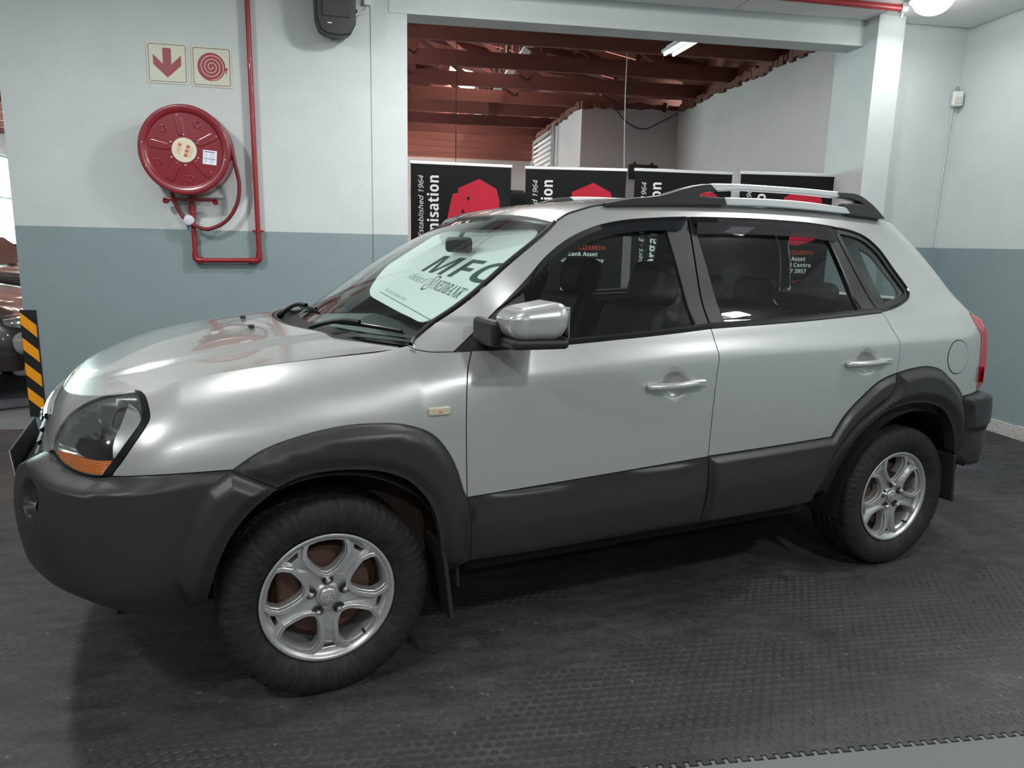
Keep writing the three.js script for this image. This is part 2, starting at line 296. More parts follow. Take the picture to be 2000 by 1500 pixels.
  mesh('box_body', rbox(.45, .22, .1, .01, 0, -.05, 0), M.black, bx); for (const q of [-.14, .14]) mesh('box_lug', box(.04, .04, .03, q, .075, 0), M.black, bx);
  // cords
  tag(mesh('hanging_wire', tube([V3(3.08, 4.4, -5.6), V3(3.07, 3.2, -5.6), V3(3.11, 2.0, -5.58)], .006, 12, 5), M.whiteMetal), 'thin pale wire hanging from the trusses between the third and fourth banner', 'wire');
  tag(mesh('hanging_wire', tube([V3(1.15, 4.4, -6.0), V3(1.15, 3.2, -6.0), V3(1.15, 2.2, -6.0)], .005, 12, 5), M.black), 'thin dark wire hanging from the trusses behind the first banner', 'wire');
  tag(mesh('slack_cable', tube([V3(3.75, 3.58, -8.42), V3(3.95, 3.36, -8.42), V3(4.25, 3.25, -8.42), V3(4.55, 3.38, -8.42), V3(4.80, 3.52, -8.42)], .009, 24, 6), M.black), 'slack black cable drooping across the dim inner hall wall', 'cable');
}

// ---------------------------------------------------------------- the silver car
// car axes: x from the front axle to the rear, y up, z out of the near side; body skin = S(u, y), u runs along the side and round both ends
const secM = pchip([.18, .26, .33, .42, .50, .60, .75, .85, .95, 1.03, 1.10, 1.16, 1.20, 1.35, 1.5, 1.6, 1.7], [.73, .785, .828, .862, .876, .884, .886, .8845, .879, .872, .843, .817, .79, .717, .642, .585, .52]);
const secF = pchip([.18, .26, .33, .42, .52, .60, .75, .85, .92, .98, 1.03, 1.07, 1.10, 1.13, 1.2], [.62, .70, .77, .835, .872, .883, .886, .882, .868, .842, .808, .770, .735, .69, .56]);
const taper = pchip([-.9, -.42, 0, .6, 1.3, 2.2, 2.8, 3.2, 3.5], [-.03, -.02, -.01, 0, 0, -.003, -.015, -.03, -.05]);
const yEdge = pchip([-1.08, -.95, -.8, -.7, -.55, -.4, -.27, -.14, 0, .13, .3], [.945, .955, .975, .992, 1.017, 1.045, 1.068, 1.085, 1.098, 1.110, 1.128]);
const noseX = pchip([.18, .25, .35, .5, .62, .67, .70, .80, .9, 1.0, 1.1], [-.68, -.745, -.81, -.848, -.860, -.855, -.848, -.824, -.790, -.720, -.64]);
const tailFrom = pchip([0, 1.1, 1.2, 1.6, 1.7], [2.85, 2.85, 2.80, 2.50, 2.42]);
const tailX = pchip([.2, .3, .5, .70, .73, .76, 1.0, 1.1, 1.2, 1.3, 1.45, 1.6, 1.7], [3.30, 3.40, 3.475, 3.475, 3.468, 3.46, 3.445, 3.42, 3.36, 3.27, 3.13, 2.96, 2.8]);
const creaseY = pchip([0, .45, 1.45, 3.0], [-.03, -.02, .022, .045]);
const UF = -.40, KF = .43, NF = 2.5, KR = .5, NR = 2.6, U0 = UF - KF * Math.PI / 2;
function halfWidth(u, y) {
  const ye = yEdge(clamp(u, -1.2, .3)); const yp = u < .3 && y > .6 ? .6 + (y - .6) * (.5 / (ye - .6)) : y; const t = sm(0, .7, u);
  return secF(yp) * (1 - t) + secM(y - creaseY(u) * sm(.80, .95, y) * sm(1.30, 1.16, y)) * t + taper(u);
}
function skin(u, y) {
  const w = halfWidth(u, y);
  if (u < UF) { const a = Math.min((UF - u) / KF, Math.PI / 2), L = UF - noseX(y), s = Math.sin(a), c = Math.cos(a), r = 1 / Math.pow(Math.pow(s, NF) + Math.pow(Math.abs(c), NF), 1 / NF); return V3(UF - L * r * s, y, w * r * c); }
  const x1 = tailFrom(y);
  if (u > x1) { const a = Math.min((u - x1) / KR, Math.PI / 2), L = tailX(y) - x1, s = Math.sin(a), c = Math.cos(a), r = 1 / Math.pow(Math.pow(s, NR) + Math.pow(Math.abs(c), NR), 1 / NR); return V3(x1 + L * r * s, y, w * r * c); }
  return V3(u, y, w);
}
const tailEnd = (y) => tailFrom(y) + KR * Math.PI / 2;
function skinN(u, y, f = skin) { const e = .003, a = f(u + e, y).sub(f(u - e, y)), b = f(u, y + e).sub(f(u, y - e)); return a.cross(b).normalize(); }
function curve(pts, n = 8) { // smooth 2-d polyline through control points
  if (pts.length < 3) return pts.map((p) => V2(...p));
  const c = new THREE.CatmullRomCurve3(pts.map((p) => V3(p[0], p[1], 0)), false, 'centripetal'), out = [];
  for (const p of c.getPoints((pts.length - 1) * n)) out.push(V2(p.x, p.y)); return out;
}
function outline(...parts) { const o = []; for (const p of parts) for (const q of p) if (!o.length || o[o.length - 1].distanceTo(q) > 1e-4) o.push(q); if (o[0].distanceTo(o[o.length - 1]) < 1e-4) o.pop(); return o; }
const rev = (c) => c.slice().reverse();
const area = (p) => { let a = 0; for (let i = 0; i < p.length; i++) { const q = p[(i + 1) % p.length]; a += p[i].x * q.y - q.x * p[i].y; } return a / 2; };
function inset(poly, d) { const s = area(poly) > 0 ? 1 : -1, n = poly.length, o = [];
  for (let i = 0; i < n; i++) { const a = poly[(i + n - 1) % n], b = poly[i], c = poly[(i + 1) % n]; const e1 = b.clone().sub(a).normalize(), e2 = c.clone().sub(b).normalize(); const n1 = V2(-e1.y, e1.x), n2 = V2(-e2.y, e2.x); const m = n1.add(n2); const l = Math.max(m.lengthSq(), .5); o.push(b.clone().addScaledVector(m, 2 * d * s / l)); }
  return o; }
function clipHalf(poly, ax, v, keepGreater) { const o = [];
  for (let i = 0; i < poly.length; i++) { const a = poly[i], b = poly[(i + 1) % poly.length]; const da = (a[ax] - v) * (keepGreater ? 1 : -1), db = (b[ax] - v) * (keepGreater ? 1 : -1);
    if (da >= 0) o.push(a); if ((da > 0 && db < 0) || (da < 0 && db > 0)) { const t = da / (da - db); const q = V2(a.x + (b.x - a.x) * t, a.y + (b.y - a.y) * t); q[ax] = v; o.push(q); } }
  return o; }
function distTo(poly) { return (u, y) => { let m = 9; for (let i = 0; i < poly.length; i++) { const a = poly[i], b = poly[(i + 1) % poly.length], dx = b.x - a.x, dy = b.y - a.y; const t = clamp(((u - a.x) * dx + (y - a.y) * dy) / (dx * dx + dy * dy + 1e-12), 0, 1); m = Math.min(m, Math.hypot(u - a.x - dx * t, y - a.y - dy * t)); } return m; }; }
// a panel of the body: the part of the skin inside `poly`, lifted by off(u, y, distance to the edge), with its edges turned inwards
function panel(poly, { f = skin, step = .03, off = null, depth = .02, gap = 0 } = {}) {
  if (gap) poly = inset(poly, gap);
  if (area(poly) < 0) poly = rev(poly);
  const dist = distTo(poly), lift = typeof off === 'number' ? () => off : off;
  const P = (u, y) => { const p = f(u, y); if (lift) p.addScaledVector(skinN(u, y, f), lift(u, y, typeof off === 'number' ? 0 : dist(u, y))); return p; };
  const pos = [], nor = [], uv = [], idx = [], seen = new Map();
  const add = (q) => { const k = Math.round(q.x * 20000) + '_' + Math.round(q.y * 20000); let i = seen.get(k); if (i !== undefined) return i; i = pos.length / 3; seen.set(k, i);
    const p = P(q.x, q.y); let n;
    if (lift && typeof off !== 'number') { const e = .002; n = P(q.x + e, q.y).sub(P(q.x - e, q.y)).cross(P(q.x, q.y + e).sub(P(q.x, q.y - e))).normalize(); } else n = skinN(q.x, q.y, f);
    pos.push(p.x, p.y, p.z); nor.push(n.x, n.y, n.z); uv.push(q.x, q.y); return i; };
  let x0 = 9, x1 = -9, y0 = 9, y1 = -9; for (const q of poly) { x0 = Math.min(x0, q.x); x1 = Math.max(x1, q.x); y0 = Math.min(y0, q.y); y1 = Math.max(y1, q.y); }
  for (let i = Math.floor(x0 / step); i * step < x1; i++) {
    let col = clipHalf(clipHalf(poly, 'x', i * step, true), 'x', (i + 1) * step, false); if (col.length < 3) continue;
    for (let j = Math.floor(y0 / step); j * step < y1; j++) {
      let c = clipHalf(clipHalf(col, 'y', j * step, true), 'y', (j + 1) * step, false);
      c = c.filter((q, k) => q.distanceTo(c[(k + 1) % c.length]) > 1e-5); if (c.length < 3 || Math.abs(area(c)) < 1e-8) continue;
      const id = c.map(add);
      for (const t of THREE.ShapeUtils.triangulateShape(c, [])) { const a = (c[t[1]].x - c[t[0]].x) * (c[t[2]].y - c[t[0]].y) - (c[t[2]].x - c[t[0]].x) * (c[t[1]].y - c[t[0]].y); if (Math.abs(a) < 1e-10) continue; a > 0 ? idx.push(id[t[0]], id[t[1]], id[t[2]]) : idx.push(id[t[0]], id[t[2]], id[t[1]]); }
    }
  }
  if (depth) for (let i = 0; i < poly.length; i++) {
    const a = poly[i], b = poly[(i + 1) % poly.length], m = Math.max(1, Math.ceil(a.distanceTo(b) / step));
    for (let k = 0; k < m; k++) { const q = a.clone().lerp(b, k / m), r = a.clone().lerp(b, (k + 1) / m), p1 = P(q.x, q.y), p2 = P(r.x, r.y), n1 = skinN(q.x, q.y, f), n2 = skinN(r.x, r.y, f);
      const p3 = p2.clone().addScaledVector(n2, -depth), p4 = p1.clone().addScaledVector(n1, -depth), nn = p2.clone().sub(p1).cross(n1).normalize(), s = pos.length / 3;
      for (const p of [p1, p2, p3, p4]) { pos.push(p.x, p.y, p.z); nor.push(nn.x, nn.y, nn.z); uv.push(0, 0); } idx.push(s, s + 3, s + 1, s + 1, s + 3, s + 2); } }
  const g = new THREE.BufferGeometry(); g.setAttribute('position', new THREE.Float32BufferAttribute(pos, 3)); g.setAttribute('normal', new THREE.Float32BufferAttribute(nor, 3)); g.setAttribute('uv', new THREE.Float32BufferAttribute(uv, 2)); g.setIndex(idx); return g;
}
function resample(c, n) { const L = [0]; for (let i = 1; i < c.length; i++) L.push(L[i - 1] + c[i].distanceTo(c[i - 1])); const o = []; for (let k = 0; k <= n; k++) { const s = L[L.length - 1] * k / n; let i = 0; while (i < L.length - 2 && s > L[i + 1]) i++; o.push(c[i].clone().lerp(c[i + 1], clamp((s - L[i]) / (L[i + 1] - L[i] + 1e-9), 0, 1))); } return o; }
// a band between two curves on the skin
function band(a, b, { off = 0, n = 60, f = skin, depth = .012, mid = 0 } = {}) {
  const A = resample(a, n), B = resample(b, n), rows = [[A, 0, -depth], [A, 0, 0], [A, .5, mid], [B, 1, 0], [B, 1, -depth]], pos = [], idx = [];
  for (const [, t, d] of rows) for (let k = 0; k <= n; k++) { const q = A[k].clone().lerp(B[k], t), p = f(q.x, q.y).addScaledVector(skinN(q.x, q.y, f), off + d); pos.push(p.x, p.y, p.z); }
  const g = new THREE.BufferGeometry(); g.setAttribute('position', new THREE.Float32BufferAttribute(pos, 3));
  for (let r = 0; r < 4; r++) for (let k = 0; k < n; k++) { const i = r * (n + 1) + k, j = i + n + 1; idx.push(i, j, i + 1, i + 1, j, j + 1); }
  g.setIndex(idx); const t = g.toNonIndexed(); t.computeVertexNormals(); return t;
}
function patch(fn, nu, nv) { // grid surface
  const pos = [], uv = [], idx = []; for (let i = 0; i <= nu; i++) for (let j = 0; j <= nv; j++) { const p = fn(i / nu, j / nv); pos.push(p.x, p.y, p.z); uv.push(i / nu, j / nv); }
  for (let i = 0; i < nu; i++) for (let j = 0; j < nv; j++) { const a = i * (nv + 1) + j, b = a + nv + 1; idx.push(a, b, a + 1, a + 1, b, b + 1); }
  const g = new THREE.BufferGeometry(); g.setAttribute('position', new THREE.Float32BufferAttribute(pos, 3)); g.setAttribute('uv', new THREE.Float32BufferAttribute(uv, 2)); g.setIndex(idx); g.computeVertexNormals(); return g;
}
const both = (g) => join([g, mirrorZ(g)]);

// traced lines of the body, in (u, y)
const C = {
  lampTop: curve([[-.794, .831], [-.795, .858], [-.781, .902], [-.761, .938], [-.726, .968], [-.680, .991], [-.634, 1.006], [-.577, 1.018], [-.539, 1.021]]),
  lampRear: curve([[-.539, 1.021], [-.518, 1.009], [-.501, .984], [-.494, .960], [-.503, .940], [-.533, .893], [-.561, .847], [-.577, .823], [-.581, .812]]),
  lampBot: curve([[-.581, .812], [-.623, .804], [-.664, .804], [-.707, .809], [-.754, .818], [-.794, .831]]),
  shut: curve([[-.539, 1.021], [-.395, 1.050], [-.272, 1.070], [-.145, 1.086], [-.012, 1.098], [.125, 1.109], [.20, 1.117], [.279, 1.133]]),
  apilFoot: curve([[.279, 1.133], [.300, 1.121], [.345, 1.112], [.426, 1.111]]),
  fendBump: curve([[-.581, .811], [-.481, .814], [-.372, .812], [-.278, .810]]),
  frontGap: curve([[.482, 1.113], [.453, 1.040], [.438, .905], [.437, .795], [.441, .640]]),
  frontGapLow: curve([[.441, .640], [.453, .587], [.464, .436], [.463, .400]]),
  midGap: curve([[1.450, 1.163], [1.459, 1.101], [1.462, 1.061], [1.451, .988], [1.439, .860], [1.432, .679]]),
  midGapLow: curve([[1.432, .679], [1.445, .552], [1.438, .400]]),
  rearGap: curve([[2.408, 1.203], [2.439, 1.132], [2.464, 1.082], [2.462, 1.02], [2.453, .946]]),
  cladF: curve([[.441, .640], [.93, .657], [1.432, .676]]), cladR: curve([[1.432, .678], [1.76, .685], [2.083, .694]]),
  sillF: curve([[.463, .400], [.95, .398], [1.438, .396]]), sillR: curve([[1.438, .396], [1.75, .396], [2.02, .400]]),
  beltF: curve([[.426, 1.112], [.842, 1.127], [1.019, 1.136], [1.221, 1.147], [1.450, 1.163]]), beltR: curve([[1.450, 1.163], [1.70, 1.171], [1.972, 1.181], [2.400, 1.203]]),
  winTopF: curve([[.426, 1.112], [.532, 1.190], [.611, 1.258], [.721, 1.346], [.814, 1.423], [.916, 1.484], [1.039, 1.531], [1.169, 1.558], [1.352, 1.575], [1.570, 1.585]]),
  winTopR: curve([[1.570, 1.585], [1.70, 1.587], [1.854, 1.588], [2.137, 1.581], [2.275, 1.570]]),
  winRear: curve([[2.275, 1.570], [2.321, 1.419], [2.400, 1.205]]),
  quarter: curve([[2.275, 1.570], [2.392, 1.556], [2.470, 1.530], [2.537, 1.475], [2.589, 1.394], [2.632, 1.330], [2.652, 1.297], [2.645, 1.268], [2.588, 1.241], [2.497, 1.218], [2.400, 1.205]]),
  ditch: curve([[.880, 1.541], [.900, 1.558], [.983, 1.588], [1.105, 1.615], [1.398, 1.630], [1.680, 1.640], [1.975, 1.637], [2.412, 1.624], [2.657, 1.610], [2.80, 1.600], [2.95, 1.592]]),
  apilIn: curve([[.295, 1.133], [.460, 1.240], [.656, 1.388], [.837, 1.507], [.880, 1.541]]),
  hatchGap: curve([[2.95, 1.592], [3.02, 1.50], [3.10, 1.36], [3.15, 1.26], [3.18, 1.20]]),
  lampFront: curve([[3.035, 1.185], [3.048, 1.135], [3.062, 1.085], [3.048, .971], [3.045, .815]]),
  quarterBot: curve([[3.045, .815], [2.925, .808]]),
  rearFlare: curve([[2.083, .694], [2.151, .783], [2.255, .864], [2.346, .918], [2.453, .946], [2.564, .962], [2.659, .964], [2.757, .942], [2.820, .903], [2.878, .861], [2.925, .806]]),
  rearArch: curve([[2.043, .440], [2.094, .538], [2.147, .605], [2.237, .678], [2.321, .735], [2.411, .779], [2.520, .799], [2.613, .803], [2.712, .789], [2.791, .759], [2.845, .716], [2.895, .627], [2.920, .541]]),
  rearSplit: curve([[2.453, .946], [2.446, .886], [2.407, .835], [2.321, .790], [2.227, .733], [2.12, .62], [2.06, .50], [2.02, .400]]),
  flare: curve([[-.278, .810], [-.192, .861], [-.076, .895], [.045, .913], [.138, .914], [.233, .904], [.318, .870], [.365, .820], [.400, .755], [.429, .668], [.441, .640]]),
  arch: curve([[-.154, .744], [-.084, .771], [.005, .779], [.097, .773], [.173, .756], [.237, .725], [.291, .671], [.325, .612], [.345, .540], [.361, .442]]),
  bumpArch: curve([[-.154, .744], [-.225, .690], [-.275, .633], [-.315, .56], [-.342, .48], [-.362, .394]]),
  bumpBot: curve([[-.362, .380], [-.420, .388], [-.518, .419], [-.624, .462], [-.699, .484], [-.769, .500], [-.88, .492], [U0, .465]]),
};
const car = group('car'); car.rotation.y = THREE.MathUtils.degToRad(16);
tag(car, 'silver five door sport utility car with dark grey plastic cladding parked on the rubber mat', 'car');
const sides = (name, g, mat, parent = car) => [mesh(name, g, mat, parent), mesh(name, mirrorZ(g), mat, parent)];

// inner dark shell behind every gap
{
  const arch = (cx, r, n = 20) => { const o = []; for (let k = 0; k <= n; k++) { const a = Math.PI * (1 - k / n); o.push(V2(cx + r * Math.cos(a), .335 + r * Math.sin(a))); } return o; };
  const poly = outline([V2(U0 + .01, .45), V2(-.46, .42), V2(-.46, .335)], arch(0, .46), [V2(.46, .42)], [V2(2.17, .42)], arch(2.63, .46), [V2(3.05, .45), V2(3.62, .45), V2(3.58, 1.1), V2(2.6, 1.18), V2(2.35, 1.17), V2(1.45, 1.13), V2(.5, 1.08), V2(.2, 1.06), V2(-.1, 1.02), V2(-.5, .94), V2(-.8, .88), V2(U0 + .01, .82)]);
  mesh('inner_shell', both(panel(poly, { off: -.045, depth: 0, step: .05 })), M.dark, car);
  mesh('underbody', [span(-.62, 3.25, .26, .30, -.52, .52), span(.5, 2.13, .30, .38, -.72, .72), span(-.55, .5, .30, .62, -.45, .45), span(2.2, 3.1, .30, .6, -.45, .45), rod(V3(0, .335, -.7), V3(0, .335, .7), .045), rod(V3(2.63, .335, -.7), V3(2.63, .335, .7), .05)], M.dark, car);
}
// --- bonnet
const bonnetMid = pchip([-.80, -.775, -.758, -.74, -.70, -.6, -.5, -.3, 0, .3], [.91, .93, .946, .966, .994, 1.030, 1.056, 1.094, 1.138, 1.17]);
function bonnetAt(u, s) {
  const E0 = skin(u, yEdge(u)), yc = Math.max(bonnetMid(E0.x), E0.y + .002);
  const a = Math.abs(s), crown = Math.pow(a, 2.6);
  return V3(E0.x, yc + (E0.y - yc) * crown + .014 * (1 - sm(.62, .70, a)) * sm(-.72, -.45, E0.x) , E0.z * s);
}
const bonnetEnd = (s) => -.035 + .30 * Math.pow(Math.abs(s), 2.4);
{
  const top = patch((i, j) => { const s = j * 2 - 1, u = U0 + .0005 + (bonnetEnd(s) - U0) * i; return bonnetAt(u, s * .997); }, 90, 120);
  const brow = panel(outline(rev(C.lampTop), curve([[-.80, .824], [-.87, .792], [-.935, .742]]), curve([[-.945, .785], [-.938, .84], [-.915, .872], [-.89, .893]]), [V2(-.93, .902), V2(U0, .905)], resample([V2(U0, 0), V2(-.545, 0)], 30).map((q) => V2(q.x, yEdge(q.x) + .003))), { gap: .0015, step: .02, depth: .02 });
  const edge = patch((i, j) => { const s = j * 2 - 1, p = bonnetAt(bonnetEnd(s), s * .997); return V3(p.x - .012 * i, p.y - .03 * i, p.z); }, 1, 60);
  const bonnet = mesh('bonnet', [top, both(brow), edge], M.paint, car);
  for (const z of [.17, -.17, ]) mesh('washer_nozzle', rbox(.022, .012, .03, .005, -.14, bonnetAt(-.14, z / .77).y + .008, z), M.black, bonnet);
}
// --- front wings
{
  const poly = outline(C.lampRear.slice().reverse(), C.shut, C.apilFoot, [V2(.482, 1.113)], C.frontGap, rev(C.flare), rev(C.fendBump));
  const under = outline(C.lampRear.slice().reverse(), C.shut, C.apilFoot, C.frontGap, [V2(.43, .66), V2(.38, .74), V2(.34, .80), V2(.25, .85), V2(.05, .86), V2(-.15, .83), V2(-.25, .80)], rev(C.fendBump));
  const w = sides('front_wing', panel(under, { gap: .002, step: .028 }), M.paint);
  w.forEach((m, i) => { // repeater lamp
    const z = i ? -1 : 1, p = skin(.349, .936); const r = group('repeater_lamp', m); r.position.set(p.x, p.y, p.z * z); if (i) r.rotation.y = Math.PI;
    mesh('repeater_lens', rbox(.073, .026, .012, .005, 0, 0, .003), phys({ color: lin(.62, .55, .42), roughness: .12, clearcoat: 1 }), m).position.set(p.x, p.y, (p.z + .002) * z);
    m.remove(r);
    mesh('bulb', new THREE.SphereGeometry(.006, 12, 8), M.amber, m).position.set(p.x, p.y, (p.z + .0085) * z);
  });
}
// --- plastic wheel arch flares, front
const lip = (h, w = .03, base = .004) => (u, y, d) => base + h * sm(0, w, d);
{
  const poly = outline(C.flare, C.frontGapLow, [V2(.40, .372), V2(.372, .40)], rev(C.arch), [V2(-.154, .744)]);
  sides('wheel_arch_flare', panel(poly, { off: lip(.020, .05), depth: .05, gap: .001, step: .022 }), M.clad);
}
// --- front bumper
const bumpTop = pchip([U0, -1.0, -.945, -.87, -.797, -.754, -.707, -.664, -.623, -.581, -.481, -.278], [.70, .705, .735, .788, .824, .817, .808, .803, .803, .811, .814, .810]);
{
  const top = resample([V2(U0, 0), V2(-.278, 0)], 60).map((q) => V2(q.x, bumpTop(q.x)));
  const poly = outline(top, [V2(-.154, .744)], C.bumpArch, C.bumpBot);
  const ledge = (d) => { const t = clamp(d / .040, 0, 1.3); return t < .85 ? t : t < 1.15 ? 1 - (1.15 - t) * (1.15 - t) / .6 : 1; };
  const off = (u, y) => { const d = bumpTop(clamp(u, U0, -.278)) - y; const rc = -.044 * (1 - sm(.75, 1.05, Math.hypot((u + .765) / .036, (y - .700) / .056))); return .002 + .042 * ledge(d) * (1 - sm(-.60, -.34, u)) + .010 * sm(0, .04, d) + rc - .030 * sm(.50, .40, y) * (1 - sm(-.7, -.5, u)); };
  const g = panel(poly, { off, depth: .06, step: .0105, gap: .001 });
  const b = mesh('front_bumper', both(g), M.clad, car);
  const fl = outline([V2(-.278, .808), V2(-.154, .742)], C.bumpArch, [V2(-.42, .395), V2(-.462, .50), V2(-.445, .60), V2(-.40, .69), V2(-.345, .765)]);
  sides('wheel_arch_flare', panel(fl, { off: lip(.026, .045, .012), depth: .05, step: .010 }), M.clad);
  // lower lip rail on the bumper
  sides('bumper_lip', panel(outline(curve([[-.46, .487], [-.6, .520], [-.72, .545], [-.80, .54], [-.80, .50], [-.7, .478], [-.6, .458], [-.5, .425], [-.44, .41]])), { off: (u, y, d) => .018 + .02 * sm(0, .03, d), depth: .03, step: .02 }), M.clad, b);
  // fog lamp recess and lamp
  for (const s of [1, -1]) {
    const el = []; for (let k = 0; k < 28; k++) el.push(V2(-.765 + .032 * Math.cos(k / 28 * TAU), .700 + .050 * Math.sin(k / 28 * TAU)));
    let g1 = panel(el, { off: .016, depth: 0, step: .01 }), p = skin(-.765, .680), n = skinN(-.765, .680); if (s < 0) g1 = mirrorZ(g1);
    mesh('fog_lamp_recess', g1, M.blackGloss, b);
    const q = p.clone().addScaledVector(n, .020); const fg = new THREE.SphereGeometry(.024, 24, 12, 0, TAU, 0, Math.PI / 2).scale(1, .3, 1).rotateZ(Math.PI / 2); const m = mesh('fog_lamp', fg, M.chrome, b); m.position.set(q.x, q.y, q.z * s); m.rotation.y = s * -Math.atan2(n.z, -n.x) * .9;
  }
  // grille with bars and badge
  const gr = mesh('grille', both(panel(outline([V2(U0, .69), V2(-1.0, .69), V2(-.93, .735), V2(-.935, .785), V2(-.928, .84), V2(-.905, .872), V2(-.88, .896), V2(U0, .910)]), { off: -.02, depth: 0, step: .02 })), M.black, car);
  for (let k = 0; k < 4; k++) { const y = .742 + k * .042; mesh('grille_bar', both(band(resample([V2(U0, y - .008), V2(-.945, y - .008)], 24), resample([V2(U0, y + .008), V2(-.945, y + .008)], 24), { off: .004, n: 24, mid: .008 })), k === 3 ? M.chrome : M.clad, gr); }
  const nx = skin(U0, .81); const badge = mesh('badge', [new THREE.TorusGeometry(.058, .006, 8, 40).scale(1, .62, 1).rotateY(-Math.PI / 2), bar(V3(0, -.03, .030), V3(0, .03, .022), .012, .012), bar(V3(0, -.03, -.022), V3(0, .03, -.030), .012, .012), bar(V3(0, -.004, -.026), V3(0, .004, .026), .012, .012)], M.chrome, gr); badge.position.set(nx.x - .020, .81, 0);
  // chrome edge of the bonnet above the grille
  mesh('grille_trim', both(band(resample([V2(U0, .890), V2(-.90, .884)], 24), resample([V2(U0, .905), V2(-.892, .895)], 24), { off: .012, n: 24, mid: .006 })), M.chrome, gr);
  const np = mesh('number_plate', rbox(.008, .115, .50, .004), M.black, b); np.position.set(-.918, .685, -.10); np.rotation.z = .10; const pf = mesh('plate_face', rbox(.003, .105, .49, .001, -.0055, 0, 0), M.whiteMetal, np);
}
// --- headlamps
{
  const poly = outline(rev(C.lampTop), rev(C.lampBot), C.lampRear.slice().reverse());
  const all = outline(C.lampTop, C.lampRear, C.lampBot);
  const inL = inset(area(all) < 0 ? rev(all) : all, .012);
  const seal = panel(all, { off: -.004, depth: .01, gap: .002, step: .03 });
  for (const s of [1, -1]) {
    const mz = (g) => s > 0 ? g : mirrorZ(g);
    const h = group('headlamp', car);
    mesh('lamp_bowl', mz(panel(inset(area(all) < 0 ? rev(all) : all, .004), { off: (u, y, d) => -.006 - .075 * sm(0, .05, d), depth: 0, step: .02 })), std({ color: lin(.30, .32, .31), metalness: .7, roughness: .28 }), h);
    const A = resample(C.lampRear, 40), B = A.map((q) => V2(q.x - .022, q.y)); mesh('lamp_seal', mz(band(A, B, { off: .002, n: 40, depth: .01 })), M.blackGloss, h);
    mesh('headlamp_lens', mz(panel(all, { off: (u, y, d) => .001 + .004 * sm(0, .03, d), depth: 0, gap: .003, step: .02 })), M.lens, h);
    // main reflector: a dish that looks forward, with bright side wing
    const p = skin(-.625, .905), n = skinN(-.625, .905);
    const dish = latheZ([[.012, -.045], [.03, -.040], [.05, -.028], [.065, -.010], [.071, .006], [.074, .006]], 40);
    const d1 = mesh('reflector', dish, M.chrome, h); d1.position.set(p.x + .075, p.y, (p.z - .055) * s); d1.rotation.set(0, s > 0 ? -.85 : Math.PI + .85, 0);
    const wing = panel(outline(curve([[-.586, 1.002], [-.540, .978], [-.530, .945], [-.551, .915], [-.578, .870], [-.595, .858]]), curve([[-.595, .858], [-.600, .90], [-.592, .945], [-.586, 1.002]])), { off: -.02, depth: .02, step: .02 }); mesh('reflector_wing', mz(wing), M.alloy, h);
    const p2 = skin(-.725, .90), d2 = mesh('reflector', latheZ([[.010, -.04], [.03, -.032], [.045, -.012], [.05, .004], [.053, .004]], 32), M.chrome, h); d2.position.set(p2.x + .055, p2.y, (p2.z - .05) * s); d2.rotation.set(0, s > 0 ? -1.1 : Math.PI + 1.1, 0);
    // amber indicator with ribs along the bottom
    const ab = outline(curve([[-.772, .838], [-.741, .845], [-.711, .848], [-.668, .848], [-.623, .849], [-.588, .852]]), curve([[-.588, .852], [-.588, .830], [-.595, .815]]), curve([[-.595, .815], [-.63, .811], [-.664, .811], [-.707, .815], [-.754, .825], [-.772, .832]]));
    mesh('indicator', mz(panel(ab, { off: (u, y) => -.010 + .005 * Math.abs(Math.sin(y * 520)), depth: .01, step: .002 })), M.amber, h);
  }
}
// --- body side: A pillar, roof side, C pillar and rear wing in one pressing
{
  const poly = outline(C.apilIn, C.ditch, C.hatchGap, C.lampFront, C.quarterBot, rev(C.rearFlare.slice(0, -1)).filter((q) => q.x > 2.455), [V2(2.453, .946)], rev(C.rearGap), rev(C.quarter), rev(C.winTopR), rev(C.winTopF), rev(C.apilFoot));
  const b = sides('body_side', panel(poly, { gap: .0015, step: .026 }), M.paint);
  b.forEach((m, i) => { const el = (r) => { const o = []; for (let k = 0; k < 40; k++) o.push(V2(2.865 + .068 * r * Math.cos(k / 40 * TAU), .996 + .077 * r * Math.sin(k / 40 * TAU))); return o; };
    if (!i) { mesh('filler_gap', panel(el(1.03), { off: .0006, depth: 0 }), M.dark, m); mesh('filler_flap', panel(el(.975), { off: .0022, depth: .004 }), M.paint, m); } });
}
// --- doors with windows, handles, cladding
const winLowF = (k) => C.beltF, inF = inset;
const scoop = (a, b) => (u, y) => -.020 * (1 - sm(.35, 1, Math.hypot((u - a) / .066, (y - b) / .060)));
function handle(m, u, y, s, len = .225) {
  const p0 = skin(u - len / 2, y - .002), p1 = skin(u + len / 2, y + .004), h = group('door_handle', m);
  const pts = []; for (let k = 0; k <= 10; k++) { const t = k / 10, q = p0.clone().lerp(p1, t), o = .004 + .030 * Math.pow(Math.sin(Math.PI * clamp(t * .92 + .04, 0, 1)), .6); pts.push(V3(q.x, q.y, (q.z + o) * s)); }
  const tg = new THREE.TubeGeometry(new THREE.CatmullRomCurve3(pts), 40, .0145, 14); m.remove(h); used.set('door_handle', (used.get('door_handle') || 1) - 1);
  const cap0 = new THREE.SphereGeometry(.0145, 14, 10).translate(pts[0].x, pts[0].y, pts[0].z), cap1 = rbox(.075, .031, .022, .009).translate(pts[9].x - .004, pts[9].y, pts[9].z + .004 * s);
  mesh('door_handle', [tg, cap0, cap1], M.paint, m);
}
